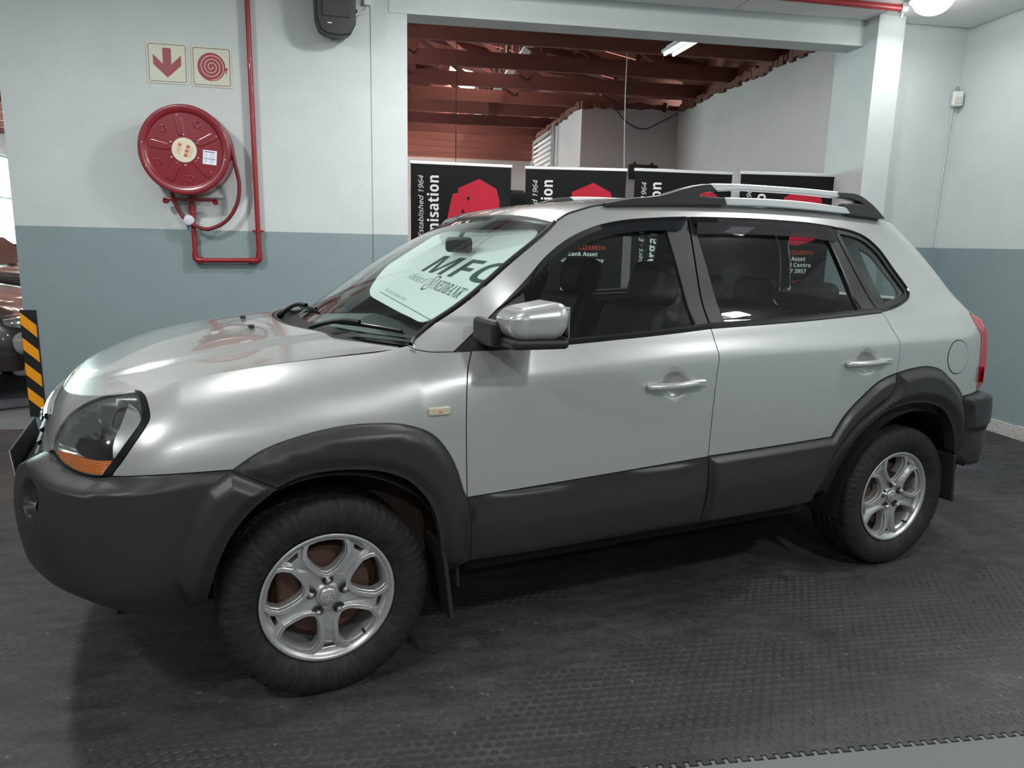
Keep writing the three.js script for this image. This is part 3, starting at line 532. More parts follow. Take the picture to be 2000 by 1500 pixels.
const glassF = outline(curve([[.70, 1.128], [.842, 1.134], [1.019, 1.143], [1.221, 1.154], [1.385, 1.164]]), curve([[1.385, 1.164], [1.378, 1.36], [1.366, 1.548]]), rev(curve([[.70, 1.310], [.80, 1.385], [.916, 1.455], [1.039, 1.503], [1.169, 1.530], [1.366, 1.548]])));
const glassR = outline(curve([[1.530, 1.173], [1.70, 1.179], [1.972, 1.189], [2.285, 1.205]]), curve([[2.285, 1.205], [2.255, 1.40], [2.225, 1.545]]), rev(curve([[1.508, 1.557], [1.70, 1.563], [1.854, 1.563], [2.10, 1.556], [2.225, 1.545]])), curve([[1.508, 1.557], [1.52, 1.36], [1.530, 1.173]]));
function loopBand(outer, inner, off, n = 96) { // closed frame between two loops on the skin
  if (area(outer) < 0) outer = rev(outer); if (area(inner) < 0) inner = rev(inner);
  const key = (p) => p.x + p.y * 1.5, turn = (l) => { let b = 0; l.forEach((p, i) => { if (key(p) < key(l[b])) b = i; }); return [...l.slice(b), ...l.slice(0, b + 1)]; };
  return band(turn(outer), turn(inner), { off, n, depth: .012 });
}
function ring(outer, inner, off, f = skin) { // frame between two outlines (keyholed)
  if (area(outer) < 0) outer = rev(outer); if (area(inner) < 0) inner = rev(inner);
  let bi = 0, bj = 0, bd = 9; outer.forEach((a, i) => inner.forEach((b, j) => { const d = a.distanceTo(b); if (d < bd) { bd = d; bi = i; bj = j; } }));
  const o = [...outer.slice(bi), ...outer.slice(0, bi + 1)], n = [...inner.slice(bj), ...inner.slice(0, bj + 1)].reverse();
  const sh = o.concat(n); const tri = THREE.ShapeUtils.triangulateShape(outer.map((q) => q.clone()), [inner.map((q) => q.clone())]);
  const all = outer.concat(inner), pos = [], idx = []; 
  // subdivide so that the frame follows the curved skin
  const tris = tri.map((t) => t.map((k) => all[k])); const done = [];
  const split = (a, b, c, n) => { const l = [a.distanceTo(b), b.distanceTo(c), c.distanceTo(a)], k = l.indexOf(Math.max(...l)); if (l[k] < .06 || n > 12) { done.push([a, b, c]); return; }
    if (k === 0) { const m = a.clone().lerp(b, .5); split(a, m, c, n + 1); split(m, b, c, n + 1); } else if (k === 1) { const m = b.clone().lerp(c, .5); split(a, b, m, n + 1); split(a, m, c, n + 1); } else { const m = c.clone().lerp(a, .5); split(a, b, m, n + 1); split(b, c, m, n + 1); } };
  tris.forEach((t) => split(...t, 0));
  const nor = []; for (const t of done) for (const q of t) { const p = f(q.x, q.y), nn = skinN(q.x, q.y, f); p.addScaledVector(nn, off); pos.push(p.x, p.y, p.z); nor.push(nn.x, nn.y, nn.z); }
  for (const e of [outer, inner]) for (let i = 0; i < e.length; i++) { const a = e[i], b = e[(i + 1) % e.length]; const pa = f(a.x, a.y), pb = f(b.x, b.y), na = skinN(a.x, a.y, f), nb = skinN(b.x, b.y, f), w = pb.clone().sub(pa).cross(na).normalize();
    const q = [pa.clone().addScaledVector(na, off), pb.clone().addScaledVector(nb, off), pb.clone().addScaledVector(nb, off - .02), pa.clone().addScaledVector(na, off - .02)]; for (const k of [0, 2, 1, 0, 3, 2]) { pos.push(q[k].x, q[k].y, q[k].z); nor.push(w.x, w.y, w.z); } }
  const g = new THREE.BufferGeometry(); g.setAttribute('position', new THREE.Float32BufferAttribute(pos, 3)); g.setAttribute('normal', new THREE.Float32BufferAttribute(nor, 3)); g.setAttribute('uv', new THREE.Float32BufferAttribute(new Float32Array(pos.length / 3 * 2), 2)); return g;
}
{
  const midUp = curve([[1.450, 1.163], [1.455, 1.30], [1.470, 1.45], [1.485, 1.580]]);
  const dloF = outline(C.beltF, midUp, rev(C.winTopF.filter((q) => q.x < 1.48)), [V2(.426, 1.114)]);
  const dloR = outline(C.beltR, rev(C.winRear), rev(outline(C.winTopF.filter((q) => q.x > 1.49), C.winTopR)), rev(midUp.map((q) => V2(q.x + .004, q.y))));
  const skinF = outline(C.frontGap.slice().reverse(), [V2(.482, 1.114)], C.beltF.filter((q) => q.x > .5), C.midGap, rev(C.cladF));
  const skinR = outline(C.beltR, C.rearGap, rev(C.rearFlare.filter((q) => q.x < 2.453)), rev(C.cladR), rev(C.midGap));
  for (const s of [1, -1]) {
    const mz = (g) => s > 0 ? g : mirrorZ(g);
    // front door
    const d = mesh('front_door', mz(panel(skinF, { gap: .002, step: .016, off: scoop(1.260, .968) })), M.paint, car);
    mesh('window_frame', mz(ring(inset(area(dloF) < 0 ? rev(dloF) : dloF, .002), glassF, -.004)), M.black, d);
    mesh('window_pane', mz(panel(glassF, { off: -.012, depth: 0, step: .05 })), M.glass, d);
    mesh('belt_seal', mz(band(C.beltF.filter((q) => q.x > .5), C.beltF.filter((q) => q.x > .5).map((q) => V2(q.x, q.y + .019)), { off: .003, n: 50, mid: .004 })), M.blackGloss, d);
    const vt = curve([[.60, 1.250], [.721, 1.346], [.814, 1.423], [.916, 1.484], [1.039, 1.531], [1.169, 1.558], [1.352, 1.575], [1.475, 1.582]]), vb = curve([[.60, 1.243], [.735, 1.320], [.845, 1.395], [.945, 1.448], [1.06, 1.490], [1.18, 1.512], [1.345, 1.525], [1.43, 1.527]]);
    mesh('wind_deflector', mz(band(vt, vb, { off: .004, n: 60, mid: .020, depth: .002 })), M.smoke, d);
    mesh('door_cladding', mz(panel(outline(C.cladF, C.midGapLow, rev(C.sillF), rev(C.frontGapLow)), { off: (u, y, e) => .002 + .012 * sm(0, .012, e) + .012 * sm(.64, .52, y) * sm(0, .04, e), gap: .0015, depth: .03, step: .02 })), M.clad, d);
    handle(d, 1.255, .968, s);
    // rear door
    const r = mesh('rear_door', mz(panel(skinR, { gap: .002, step: .016, off: scoop(2.259, 1.002) })), M.paint, car);
    mesh('window_frame', mz(ring(inset(area(dloR) < 0 ? rev(dloR) : dloR, .002), glassR, -.004)), M.black, r);
    mesh('window_pane', mz(panel(glassR, { off: -.012, depth: 0, step: .05 })), M.tint, r);
    mesh('belt_seal', mz(band(C.beltR, C.beltR.map((q) => V2(q.x, q.y + .020)), { off: .003, n: 50, mid: .004 })), M.blackGloss, r);
    mesh('division_bar', mz(band(curve([[2.222, 1.540], [2.262, 1.36], [2.292, 1.203]]), curve([[2.236, 1.540], [2.276, 1.36], [2.306, 1.203]]), { off: -.002, n: 20, mid: .004 })), M.blackGloss, r);
    const wt = curve([[1.500, 1.582], [1.70, 1.586], [1.854, 1.587], [2.137, 1.580], [2.265, 1.570]]), wb = curve([[1.505, 1.515], [1.70, 1.520], [1.854, 1.520], [2.10, 1.514], [2.272, 1.500]]);
    mesh('wind_deflector', mz(band(wt, wb, { off: .004, n: 60, mid: .022, depth: .002 })), M.smoke, r);
    mesh('door_cladding', mz(panel(outline(C.cladR, C.rearFlare.filter((q) => q.x < 2.453 && q.x > 2.083), C.rearSplit, rev(C.sillR), rev(C.midGapLow)), { off: (u, y, e) => .003 + .020 * sm(0, .030, e) + .010 * sm(.66, .54, y) * sm(0, .03, e) * sm(2.1, 1.9, u), gap: .0015, depth: .03, step: .007 })), M.clad, r);
    handle(r, 2.254, 1.002, s);
    // sill under the doors
    mesh('sill', mz(panel(outline(curve([[.42, .405], [.95, .402], [1.5, .400], [2.06, .404]]), [V2(2.04, .372), V2(.46, .372)]), { off: (u, y) => -.010 - .03 * sm(.395, .372, y), depth: .05 })), M.clad, car);
    // rear quarter window
    const q = inset(area(C.quarter) < 0 ? rev(outline(C.quarter, C.winRear.slice().reverse())) : outline(C.quarter, C.winRear.slice().reverse()), .003), qi = inset(area(q) < 0 ? rev(q) : q, .024);
    const qi2 = outline(curve([[2.415, 1.480], [2.475, 1.455], [2.530, 1.390], [2.585, 1.310], [2.590, 1.285], [2.545, 1.263], [2.475, 1.250]]), curve([[2.475, 1.250], [2.44, 1.36], [2.415, 1.480]]));
    mesh('quarter_frame', mz(loopBand(q, qi, -.002)), M.black, car);
    const qp = mesh('quarter_window', mz(panel(qi, { off: -.008, depth: 0, step: .04 })), M.tint, car);
    mesh('window_border', mz(loopBand(qi, qi2, -.0105)), M.blackGloss, qp);
    mesh('window_trim', mz(band(C.quarter, (area(C.quarter) < 0 ? rev(inset(rev(C.quarter), .009)) : inset(C.quarter, .009)), { off: .002, n: 60, mid: .004 })), M.blackGloss, qp);
    // rear wheel arch flare
    mesh('wheel_arch_flare', mz(panel(outline(C.rearFlare.filter((p) => p.x >= 2.453), curve([[2.925, .806], [2.955, .72], [2.965, .60], [2.945, .50]]), rev(C.rearArch), [V2(2.055, .50)], rev(C.rearSplit.filter((p) => p.y > .52))), { off: lip(.022, .05), depth: .05, gap: .0015, step: .011 })), M.clad, car);
    // tail lamp
    const tl = outline(C.lampFront, [V2(3.20, .80)], curve([[3.20, .80], [3.24, .95], [3.23, 1.08], [3.15, 1.19]]), [V2(3.035, 1.187)]);
    const t = mesh('tail_lamp', mz(panel(tl, { off: (u, y, e) => .002 + .020 * sm(0, .05, e), gap: .002, step: .02 })), M.redLens, car);
    mesh('lamp_band', mz(panel(outline([V2(3.058, .93), V2(3.19, .93), V2(3.185, .855), V2(3.055, .855)]), { off: .0215, depth: .003, step: .02 })), phys({ color: lin(.55, .05, .07), roughness: .12, clearcoat: 1 }), t);
  }
}
// --- rear bumper and tailgate
{
  const bt = curve([[2.925, .806], [3.045, .812], [3.15, .80], [3.30, .775], [tailEnd(.77), .77]]);
  const poly = outline(bt, [V2(tailEnd(.5), .40)], curve([[3.30, .40], [3.12, .42], [3.0, .455], [2.945, .50]]), curve([[2.945, .50], [2.965, .60], [2.955, .72], [2.925, .806]]));
  mesh('rear_bumper', both(panel(poly, { off: (u, y, d) => .004 + .030 * sm(0, .03, d) * sm(2.96, 3.1, u) + .016 * sm(0, .02, d) + .012 * sm(.635, .65, y) * sm(0, .02, d), gap: .001, depth: .05, step: .02 })), M.clad, car);
  const tg = outline([V2(3.205, .795)], curve([[3.205, .795], [3.245, .95], [3.235, 1.08], [3.155, 1.195]]), [V2(3.185, 1.205)], rev(C.hatchGap), resample([V2(2.96, 1.592), V2(tailEnd(1.592), 1.592)], 10), resample([V2(tailEnd(1.592), 1.592), V2(tailEnd(.78), .78)], 30).map((q) => V2(tailEnd(q.y), q.y)), [V2(3.30, .785)]);
  const winO = outline(resample([V2(tailEnd(1.22), 1.22), V2(3.22, 1.22)], 8), curve([[3.22, 1.22], [3.13, 1.38], [3.05, 1.53]]), resample([V2(3.05, 1.53), V2(tailEnd(1.53), 1.53)], 8), resample([V2(tailEnd(1.53), 1.53), V2(tailEnd(1.22), 1.22)], 12).map((q) => V2(tailEnd(q.y), q.y)));
  const low = tg.filter(() => true);
  // lower panel, surround and glass
  const t = mesh('tailgate', both(panel(outline([V2(3.205, .795)], curve([[3.205, .795], [3.245, .95], [3.235, 1.08], [3.155, 1.195]]), [V2(3.20, 1.215), V2(tailEnd(1.215), 1.215)], resample([V2(0, 1.215), V2(0, .78)], 14).map((q) => V2(tailEnd(q.y), q.y)), [V2(3.30, .785)]), { gap: .001 })), M.paint, car);
  mesh('window_surround', both(band(C.hatchGap, curve([[3.05, 1.592], [3.055, 1.52], [3.13, 1.38], [3.21, 1.22]]), { n: 30 })), M.paint, t);
  mesh('rear_window', both(panel(winO, { off: -.006, depth: 0 })), M.tint, t);
}
// --- windscreen, roof, cowl, wipers
const pillarPts = resample(C.apilIn, 60).map((q) => skin(q.x, q.y));
function pillarAt(t) { const f = clamp(t, 0, 1) * 60, i = Math.min(59, Math.floor(f)); return pillarPts[i].clone().lerp(pillarPts[i + 1], f - i); }
function screenAt(s, t, back = 0) { const q = 1 - s * s, k = .02 * 4 * t * (1 - t);
  const b = V3(.300 - .25 * q, 1.130, .785 * s), e = V3(.884 - .09 * q, 1.541 + .035 * q, .612 * s), p = b.lerp(e, t);
  const A = pillarAt(t), lx = .300 + .584 * t, lz = .785 - .173 * t;      // keep the glass on the inner edge of the A pillars
  p.z *= A.z / lz; p.x += (A.x - lx) * s * s; p.y += (A.y - 1.130 - .411 * t) * s * s;
  p.x += -.6 * k * (1 - s * s * .8) + back * .55; p.y += .8 * k * (1 - s * s * .8) - back * .83; return p; }
{
  const scr = mesh('windscreen', patch((i, j) => screenAt(j * 1.97 - .985, .012 + i * .976), 24, 48), M.glass, car);
  const edge = (s0, s1, t0, t1) => patch((i, j) => screenAt(s0 + (s1 - s0) * i, t0 + (t1 - t0) * j, .004), 12, 40);
  mesh('screen_border', [patch((i, j) => screenAt(-.985 + 1.97 * j, .978 + .02 * i, .004), 2, 50), patch((i, j) => screenAt(-.985 + 1.97 * j, .0 + .045 * i, .004), 2, 50), patch((i, j) => screenAt(.972 + .022 * i, j, .004), 2, 40), patch((i, j) => screenAt(-.972 - .022 * i, j, .004), 2, 40)], M.blackGloss, scr);
  const sealPts = (s) => { const o = []; for (let k = 0; k <= 24; k++) { const p = screenAt(.995 * s, k / 24); o.push(V3(p.x - .003, p.y + .004, p.z)); } return o; };
  mesh('screen_seal', [tube(sealPts(1), .0065, 40, 8), tube(sealPts(-1), .0065, 40, 8)], M.black, scr);
  // roof skin
  const mid = pchip([.78, .9, 1.1, 1.4, 1.8, 2.2, 2.6, 2.85, 2.97], [1.582, 1.606, 1.639, 1.668, 1.675, 1.668, 1.642, 1.610, 1.590]);
  const yd = pchip([.87, .9, .983, 1.105, 1.398, 1.68, 1.975, 2.412, 2.657, 2.8, 3.3], [1.536, 1.558, 1.588, 1.615, 1.630, 1.640, 1.637, 1.624, 1.610, 1.600, 1.590]);
  const roofAt = (u, s) => { const E = skin(u, yd(u)), yc = Math.max(mid(E.x), E.y + .001), a = Math.abs(s); return V3(E.x, yc + (E.y - yc) * Math.pow(a, 3.2), E.z * s); };
  const start = (s) => .795 + .089 * s * s;
  const roof = mesh('roof', [patch((i, j) => { const s = j * 2 - 1, a = start(s) - .006, u = a + (tailEnd(1.59) - a) * i; const p = roofAt(Math.max(u, .87), s); if (u < .87) { const f = roofAt(.87, s), k = .87 - u; p.x = u; p.y = f.y - k * .34; p.z = f.z * (1 + .05 * k); } return p; }, 80, 50),
    patch((i, j) => { const s = j * 2 - 1, u = start(s) - .006; const p = u < .87 ? roofAt(.87, s) : roofAt(u, s); if (u < .87) { p.x = u; p.y -= (.87 - u) * .34; } return V3(p.x + .004 * i, p.y - .022 * i, p.z); }, 1, 50)], M.paint, car);
  mesh('roof_moulding', both(tube([.885, .93, .99, 1.06, 1.12].map((u) => { const p = skin(u, yd(u)); return V3(p.x, p.y + .001, p.z); }), .004, 20, 6)), M.black, roof);
  mesh('roof_spoiler', patch((i, j) => { const s = j * 2 - 1; return V3(2.70 + .27 * i - .10 * s * s * i, 1.630 - .045 * i * i - .03 * Math.pow(Math.abs(s), 3) - .015, s * (.46 - .04 * i)); }, 8, 30), M.paint, roof);
  // headliner
  mesh('headliner', patch((i, j) => { const s = j * 2 - 1, u = .9 + 2.0 * i, p = roofAt(u, s * .96); p.y -= .03; return p; }, 20, 20), M.trimGrey, car);
  // cowl panel below the screen
  const cw = mesh('cowl', patch((i, j) => { const s = (j * 2 - 1) * .99, u = bonnetEnd(s) - .03, a = bonnetAt(u, s * .985), b = screenAt(s, .03); a.y -= .022; const p = a.lerp(b, i); p.y -= .020 * Math.sin(Math.PI * i); return p; }, 12, 50), M.black, car);
  for (let k = 0; k < 7; k++) { const s = -.45 + k * .045, p = screenAt(s, -.03); mesh('cowl_slot', rbox(.06, .006, .010, .003, p.x - .05, p.y - .004, p.z), M.trimGrey, cw); }
  mesh('cowl_edge', tube(Array.from({ length: 25 }, (_, k) => { const s = (k / 12 - 1) * .97, p = bonnetAt(bonnetEnd(s), s); return V3(p.x + .012, p.y - .006, p.z); }), .008, 60, 8), M.black, cw);
  for (const [s0, s1, t1] of [[.34, .93, .055], [-.46, .10, .10]]) {
    const w = group('wiper', car), piv = screenAt(s0, -.05); piv.x -= .045; piv.y += .004;
    const e0 = screenAt(s0 + .12, .05, -.02), e1 = screenAt(s1, t1, -.016), m0 = e0.clone().lerp(e1, .42); m0.y += .010;
    mesh('wiper_arm', [tube([piv, piv.clone().lerp(m0, .35).add(V3(-.005, .020, 0)), piv.clone().lerp(m0, .75).add(V3(-.004, .018, 0)), m0], .0085, 24, 8), new THREE.CylinderGeometry(.016, .020, .03, 16).translate(piv.x, piv.y, piv.z)], M.black, w);
    const bl = Array.from({ length: 9 }, (_, k) => { const q = e0.clone().lerp(e1, k / 8); q.y += .004 * Math.sin(Math.PI * k / 8); return q; });
    mesh('wiper_blade', [tube(bl, .005, 30, 6), tube(bl.map((q) => V3(q.x + .006, q.y - .008, q.z)), .0035, 30, 6)], M.blackGloss, w);
  }
}
// --- roof rails
for (const s of [1, -1]) {
  const r = group('roof_rail', car), z = .572 * s, ext = (pts, d, w = .036) => { const sh = new THREE.Shape(curve(pts, 6)); return new THREE.ExtrudeGeometry(sh, { depth: w, bevelEnabled: true, bevelSize: .006, bevelThickness: .008, bevelSegments: 3 }).translate(0, 0, z - w / 2); };
  const poly = (segs) => { const sh = new THREE.Shape(outline(...segs)); return new THREE.ExtrudeGeometry(sh, { depth: .034, bevelEnabled: true, bevelSize: .004, bevelThickness: .008, bevelSegments: 3 }).translate(0, 0, z - .017); };
  mesh('rail_foot', poly([curve([[1.105, 1.617], [1.22, 1.640], [1.349, 1.657], [1.472, 1.692], [1.54, 1.707], [1.593, 1.712]]), [V2(1.625, 1.690)], curve([[1.625, 1.690], [1.58, 1.689], [1.545, 1.680], [1.535, 1.668], [1.58, 1.664], [1.655, 1.662]]), [V2(1.675, 1.640)], curve([[1.675, 1.640], [1.45, 1.632], [1.105, 1.612]])]), M.clad, r);
  mesh('rail_foot', poly([curve([[2.29, 1.716], [2.42, 1.712], [2.50, 1.683], [2.56, 1.650], [2.612, 1.614]]), [V2(2.39, 1.626)], curve([[2.39, 1.626], [2.36, 1.650], [2.345, 1.662], [2.43, 1.672], [2.47, 1.668], [2.45, 1.682], [2.38, 1.694], [2.30, 1.698]])]), M.clad, r);
  const bar1 = poly([curve([[1.590, 1.714], [1.75, 1.720], [1.877, 1.721], [2.085, 1.721], [2.295, 1.717]]), curve([[2.310, 1.698], [2.085, 1.704], [1.877, 1.704], [1.75, 1.702], [1.618, 1.692]])]);
  mesh('rail_bar', bar1, M.alu, r);
  mesh('rail_base', poly([curve([[1.668, 1.664], [1.9, 1.668], [2.1, 1.666], [2.36, 1.652]]), curve([[2.39, 1.630], [2.1, 1.640], [1.9, 1.643], [1.682, 1.640]])]), M.alu, r);
}
// --- door mirrors
for (const s of [1, -1]) {
  const m = group('door_mirror', car);
  const g = new RoundedBoxGeometry(.192, .118, .205, 14, .050), p = g.attributes.position;
  for (let i = 0; i < p.count; i++) { let x = p.getX(i), y = p.getY(i), zz = p.getZ(i); const f = clamp((.096 - x) / .192, 0, 1); if (y > 0) y *= 1 - .55 * Math.pow(f, 2.2); if (y < 0) y *= 1; x += .010 * (y / .056) * (1 - f); p.setXYZ(i, x, y, zz * (1 - .22 * f * f)); }
  g.computeVertexNormals();
  mesh('mirror_shell', g, M.paint, m).position.set(.606, 1.232, .985 * s);
  const b = new RoundedBoxGeometry(.185, .032, .195, 5, .015), bp = b.attributes.position; for (let i = 0; i < bp.count; i++) { const f = clamp((.0925 - bp.getX(i)) / .185, 0, 1); bp.setY(i, bp.getY(i) * (1 - .0 * f)); bp.setZ(i, bp.getZ(i) * (1 - .2 * f * f)); } b.computeVertexNormals();
  mesh('mirror_base', b, M.black, m).position.set(.606, 1.164, .980 * s);
  mesh('mirror_glass', rbox(.004, .095, .18, .002), M.chrome, m).position.set(.693, 1.230, .985 * s);
  mesh('mirror_foot', [rbox(.040, .080, .17, .014, .508, 1.186, .875 * s), rbox(.09, .03, .12, .012, .535, 1.158, .87 * s)], M.black, m);
}
// --- wheels
{
  const tyre = (() => { // one continuous skin, tread grooves cut by displacing it
    const prof = [[.205, -.185], [.232, -.196], [.272, -.208], [.306, -.204], [.322, -.196], [.3305, -.186]], half = [];
    const tread = []; for (let k = 0; k <= 30; k++) { const z = -.182 + .172 * k / 30; tread.push([.3355 - .003 * Math.pow((k / 15 - 1), 2), z]); }
    const out = [[.3320, -.004], [.3285, .004], [.322, .011], [.312, .017], [.297, .0215], [.280, .0235], [.262, .0220], [.245, .0165], [.232, .0085], [.2225, .001], [.2165, -.006], [.205, -.012]];
    const P = [...prof, ...tread, ...out], NA = 420, pos = [], idx = [], uv = [];
    for (let a = 0; a <= NA; a++) { const th = a / NA * TAU; P.forEach(([r, z], i) => { let rr = r, zz = z;
      if (i >= 5 && i <= prof.length + tread.length + 1) { const zt = (z + .097) / .085, ph = th * 70 / TAU, zig = .35 * Math.abs(((ph * .5) % 1) - .5);
        const g1 = Math.abs(Math.abs(zt) - .36 - zig * .25) < .055 ? 1 : 0, g0 = Math.abs(zt + zig * .2 - .05) < .05 ? 1 : 0, sh = Math.abs(zt) > .52 && ((ph + zt * .6) % 1 + 1) % 1 < .24 ? 1 : 0, sp = Math.abs(zt) < .36 && ((ph * .7 + zt * .9) % 1 + 1) % 1 < .12 ? 1 : 0;
        rr -= Math.max(.0075 * g1, .0075 * g0, .0028 * sh, .005 * sp); }
      if (i >= prof.length + tread.length + 1 && i < prof.length + tread.length + 4 && ((th * 70 / TAU) % 1) < .20) { zz -= .0016; rr -= .0006; }
      if (Math.abs(r - .272) < .02 && i > 30) zz += .0008 * (Math.sin(th * 3) > .2 && (th * 120 % 1) < .5 ? 1 : 0);
      pos.push(rr * Math.cos(th), rr * Math.sin(th), zz); uv.push(a / NA * 8, i / P.length); }); }
    const n = P.length; for (let a = 0; a < NA; a++) for (let i = 0; i < n - 1; i++) { const q = a * n + i, r = q + n; idx.push(q, r, q + 1, q + 1, r, r + 1); }
    const g = new THREE.BufferGeometry(); g.setAttribute('position', new THREE.Float32BufferAttribute(pos, 3)); g.setAttribute('uv', new THREE.Float32BufferAttribute(uv, 2)); g.setIndex(idx); g.computeVertexNormals(); return g;
  })();
  const rimBarrel = latheZ([[.200, -.185], [.206, -.178], [.196, -.165], [.186, -.10], [.183, -.045], [.188, -.022], [.198, -.012], [.205, -.006], [.2135, -.004], [.2165, .001], [.2150, .0045], [.2075, .0050], [.2035, .000], [.198, -.006]], 96);
  const pol = (r, a) => V2(r * Math.cos(a), r * Math.sin(a)), D = Math.PI / 180;
  const windowPts = (g) => { // one opening between two spokes, grown by g, centred on angle 0 (pointing +x)
    const h = [[.084, 0], [.088, 7], [.100, 14], [.116, 18.0], [.136, 20.6], [.154, 21.5], [.174, 18.8], [.1855, 15.8], [.187, 8], [.187, 0]];
    const c = V2(.142, 0), up = h.map(([r, a]) => pol(r, a * D)); const all = [...up, ...up.slice(1, -1).reverse().map((q) => V2(q.x, -q.y))];
    const poly = area(all) < 0 ? rev(all) : all; return g ? inset(poly, -g) : poly; };
  const slotPts = () => { const o = []; for (const [r, a] of [[.168, -5.2], [.168, 5.2], [.186, 7.4], [.186, -7.4]]) o.push(pol(r, a * D)); return o; };
  const rot = (pts, a) => pts.map((q) => V2(q.x * Math.cos(a) - q.y * Math.sin(a), q.x * Math.sin(a) + q.y * Math.cos(a)));
  const face = new THREE.Shape(); face.absarc(0, 0, .201, 0, TAU, false);
  const ridges = [];
  for (let k = 0; k < 5; k++) { const a = Math.PI / 2 + k * TAU / 5; face.holes.push(new THREE.Path(rot(windowPts(.006), a))); face.holes.push(new THREE.Path(rot(slotPts(), a + TAU / 10)));
    const rg = new THREE.Shape(rot(windowPts(.019), a)); rg.holes.push(new THREE.Path(rot(windowPts(.009), a))); ridges.push(new THREE.ExtrudeGeometry(rg, { depth: .013, bevelEnabled: true, bevelSize: .003, bevelThickness: .004, bevelSegments: 2, curveSegments: 6 })); }
  const dishZ = (g, z0) => { const p = g.attributes.position; for (let i = 0; i < p.count; i++) { const r = Math.hypot(p.getX(i), p.getY(i)); p.setZ(i, p.getZ(i) + z0 - .010 * sm(.19, .05, r) - .006 * Math.pow(clamp((r - .12) / .08, 0, 1), 2)); } g.computeVertexNormals(); return g; };
  const spokes = dishZ(new THREE.ExtrudeGeometry(face, { depth: .030, bevelEnabled: true, bevelSize: .0025, bevelThickness: .004, bevelSegments: 2, curveSegments: 90 }), -.050);
  const ridge = dishZ(join(ridges), -.018);
  const hub = latheZ([[0, -.016], [.034, -.016], [.040, -.020], [.060, -.060]], 48);
  const rimGeo = join([rimBarrel, spokes, hub]);
  const nut = join([new THREE.CylinderGeometry(.0095, .0105, .018, 6).rotateX(Math.PI / 2).translate(0, 0, -.010), new THREE.SphereGeometry(.0085, 12, 6, 0, TAU, 0, Math.PI / 2).rotateX(Math.PI / 2).translate(0, 0, -.001)]);
  const well = latheZ([[.0185, .0], [.0175, .002], [.0150, -.004], [0, -.006]], 24);
  const cap = latheZ([[0, -.0045], [.020, -.005], [.027, -.0075], [.029, -.012]], 40);
  const capRing = join([new THREE.TorusGeometry(.015, .0016, 6, 30).scale(1, .66, 1).translate(0, 0, -.004), bar(V3(-.0075, -.0075, -.0035), V3(-.0035, .0075, -.0035), .003, .003), bar(V3(.0035, -.0075, -.0035), V3(.0075, .0075, -.0035), .003, .003), bar(V3(-.006, -.001, -.0035), V3(.006, .001, -.0035), .003, .003)]);
  const disc = latheZ([[.06, -.085], [.06, -.07], [.148, -.07], [.150, -.074], [.150, -.092], [.148, -.096], [.06, -.096]], 48), caliper = rbox(.075, .17, .07, .02, -.115, .03, -.09);
  const dust = latheZ([[.0, -.115], [.175, -.115], [.178, -.10]], 40);
  const valve = rod(V3(.115, -.150, -.03), V3(.112, -.146, .0), .004, 8);
  const w0 = group('wheel', car);
  mesh('tyre', tyre, M.rubber, w0); const rim = mesh('rim', rimGeo, M.alloy, w0); mesh('spoke_edge', ridge, M.alloy, w0);
  for (let k = 0; k < 5; k++) { const a = Math.PI / 2 + k * TAU / 5, n = mesh('lug_nut', nut, M.chrome, w0), q = mesh('lug_well', well, M.trimGrey, w0); n.position.set(.057 * Math.cos(a), .057 * Math.sin(a), -.002); q.position.copy(n.position).add(V3(0, 0, -.012)); n.position.z = -.001; }
  mesh('centre_cap', cap, M.alloy, w0); mesh('cap_emblem', capRing, M.chrome, w0); mesh('brake_disc', disc, M.brake, w0); mesh('brake_caliper', caliper, M.brake, w0); mesh('dust_shield', dust, M.brake, w0); mesh('valve', valve, M.black, w0);
  const place = (x, s, a) => { const w = w0.clone(true); w.name = numbered('wheel'); w.traverse((o) => { if (o !== w) o.name = numbered(o.name.replace(/_\d+$/, '')); }); car.add(w); w.position.set(x, .334, .806 * s); w.rotation.set(0, s < 0 ? Math.PI : 0, 0); w.rotateZ(a); return w; };
  w0.position.set(0, .334, .806); w0.rotation.set(0, .02, 0);
  place(2.63, 1, .02); place(0, -1, .4); place(2.63, -1, 1.1);
  // liners and mud flaps
  for (const s of [1, -1]) for (const x of [0, 2.63]) {
    const l = patch((i, j) => { const a = (x ? .28 : -.05) + (Math.PI + (x ? -.20 : -.20)) * i, r = .425; return V3(x + r * Math.cos(a), .335 + r * Math.sin(a) * 1.0, (.50 + .36 * j) * s); }, 40, 4);
    const back = patch((i, j) => { const a = -.12 + (Math.PI + .24) * i, r = .425 * j; return V3(x + r * Math.cos(a), .335 + r * Math.sin(a), .50 * s); }, 40, 2);
    mesh('arch_liner', [l, back], x === 0 ? M.mud : M.dark, car);
    const fx = x + (x ? .335 : .385), f = mesh('mud_flap', rbox(.016, x ? .24 : .27, .20, .006), M.clad, car); f.position.set(fx, x ? .40 : .335, .765 * s); f.rotation.z = .12;
  }
}
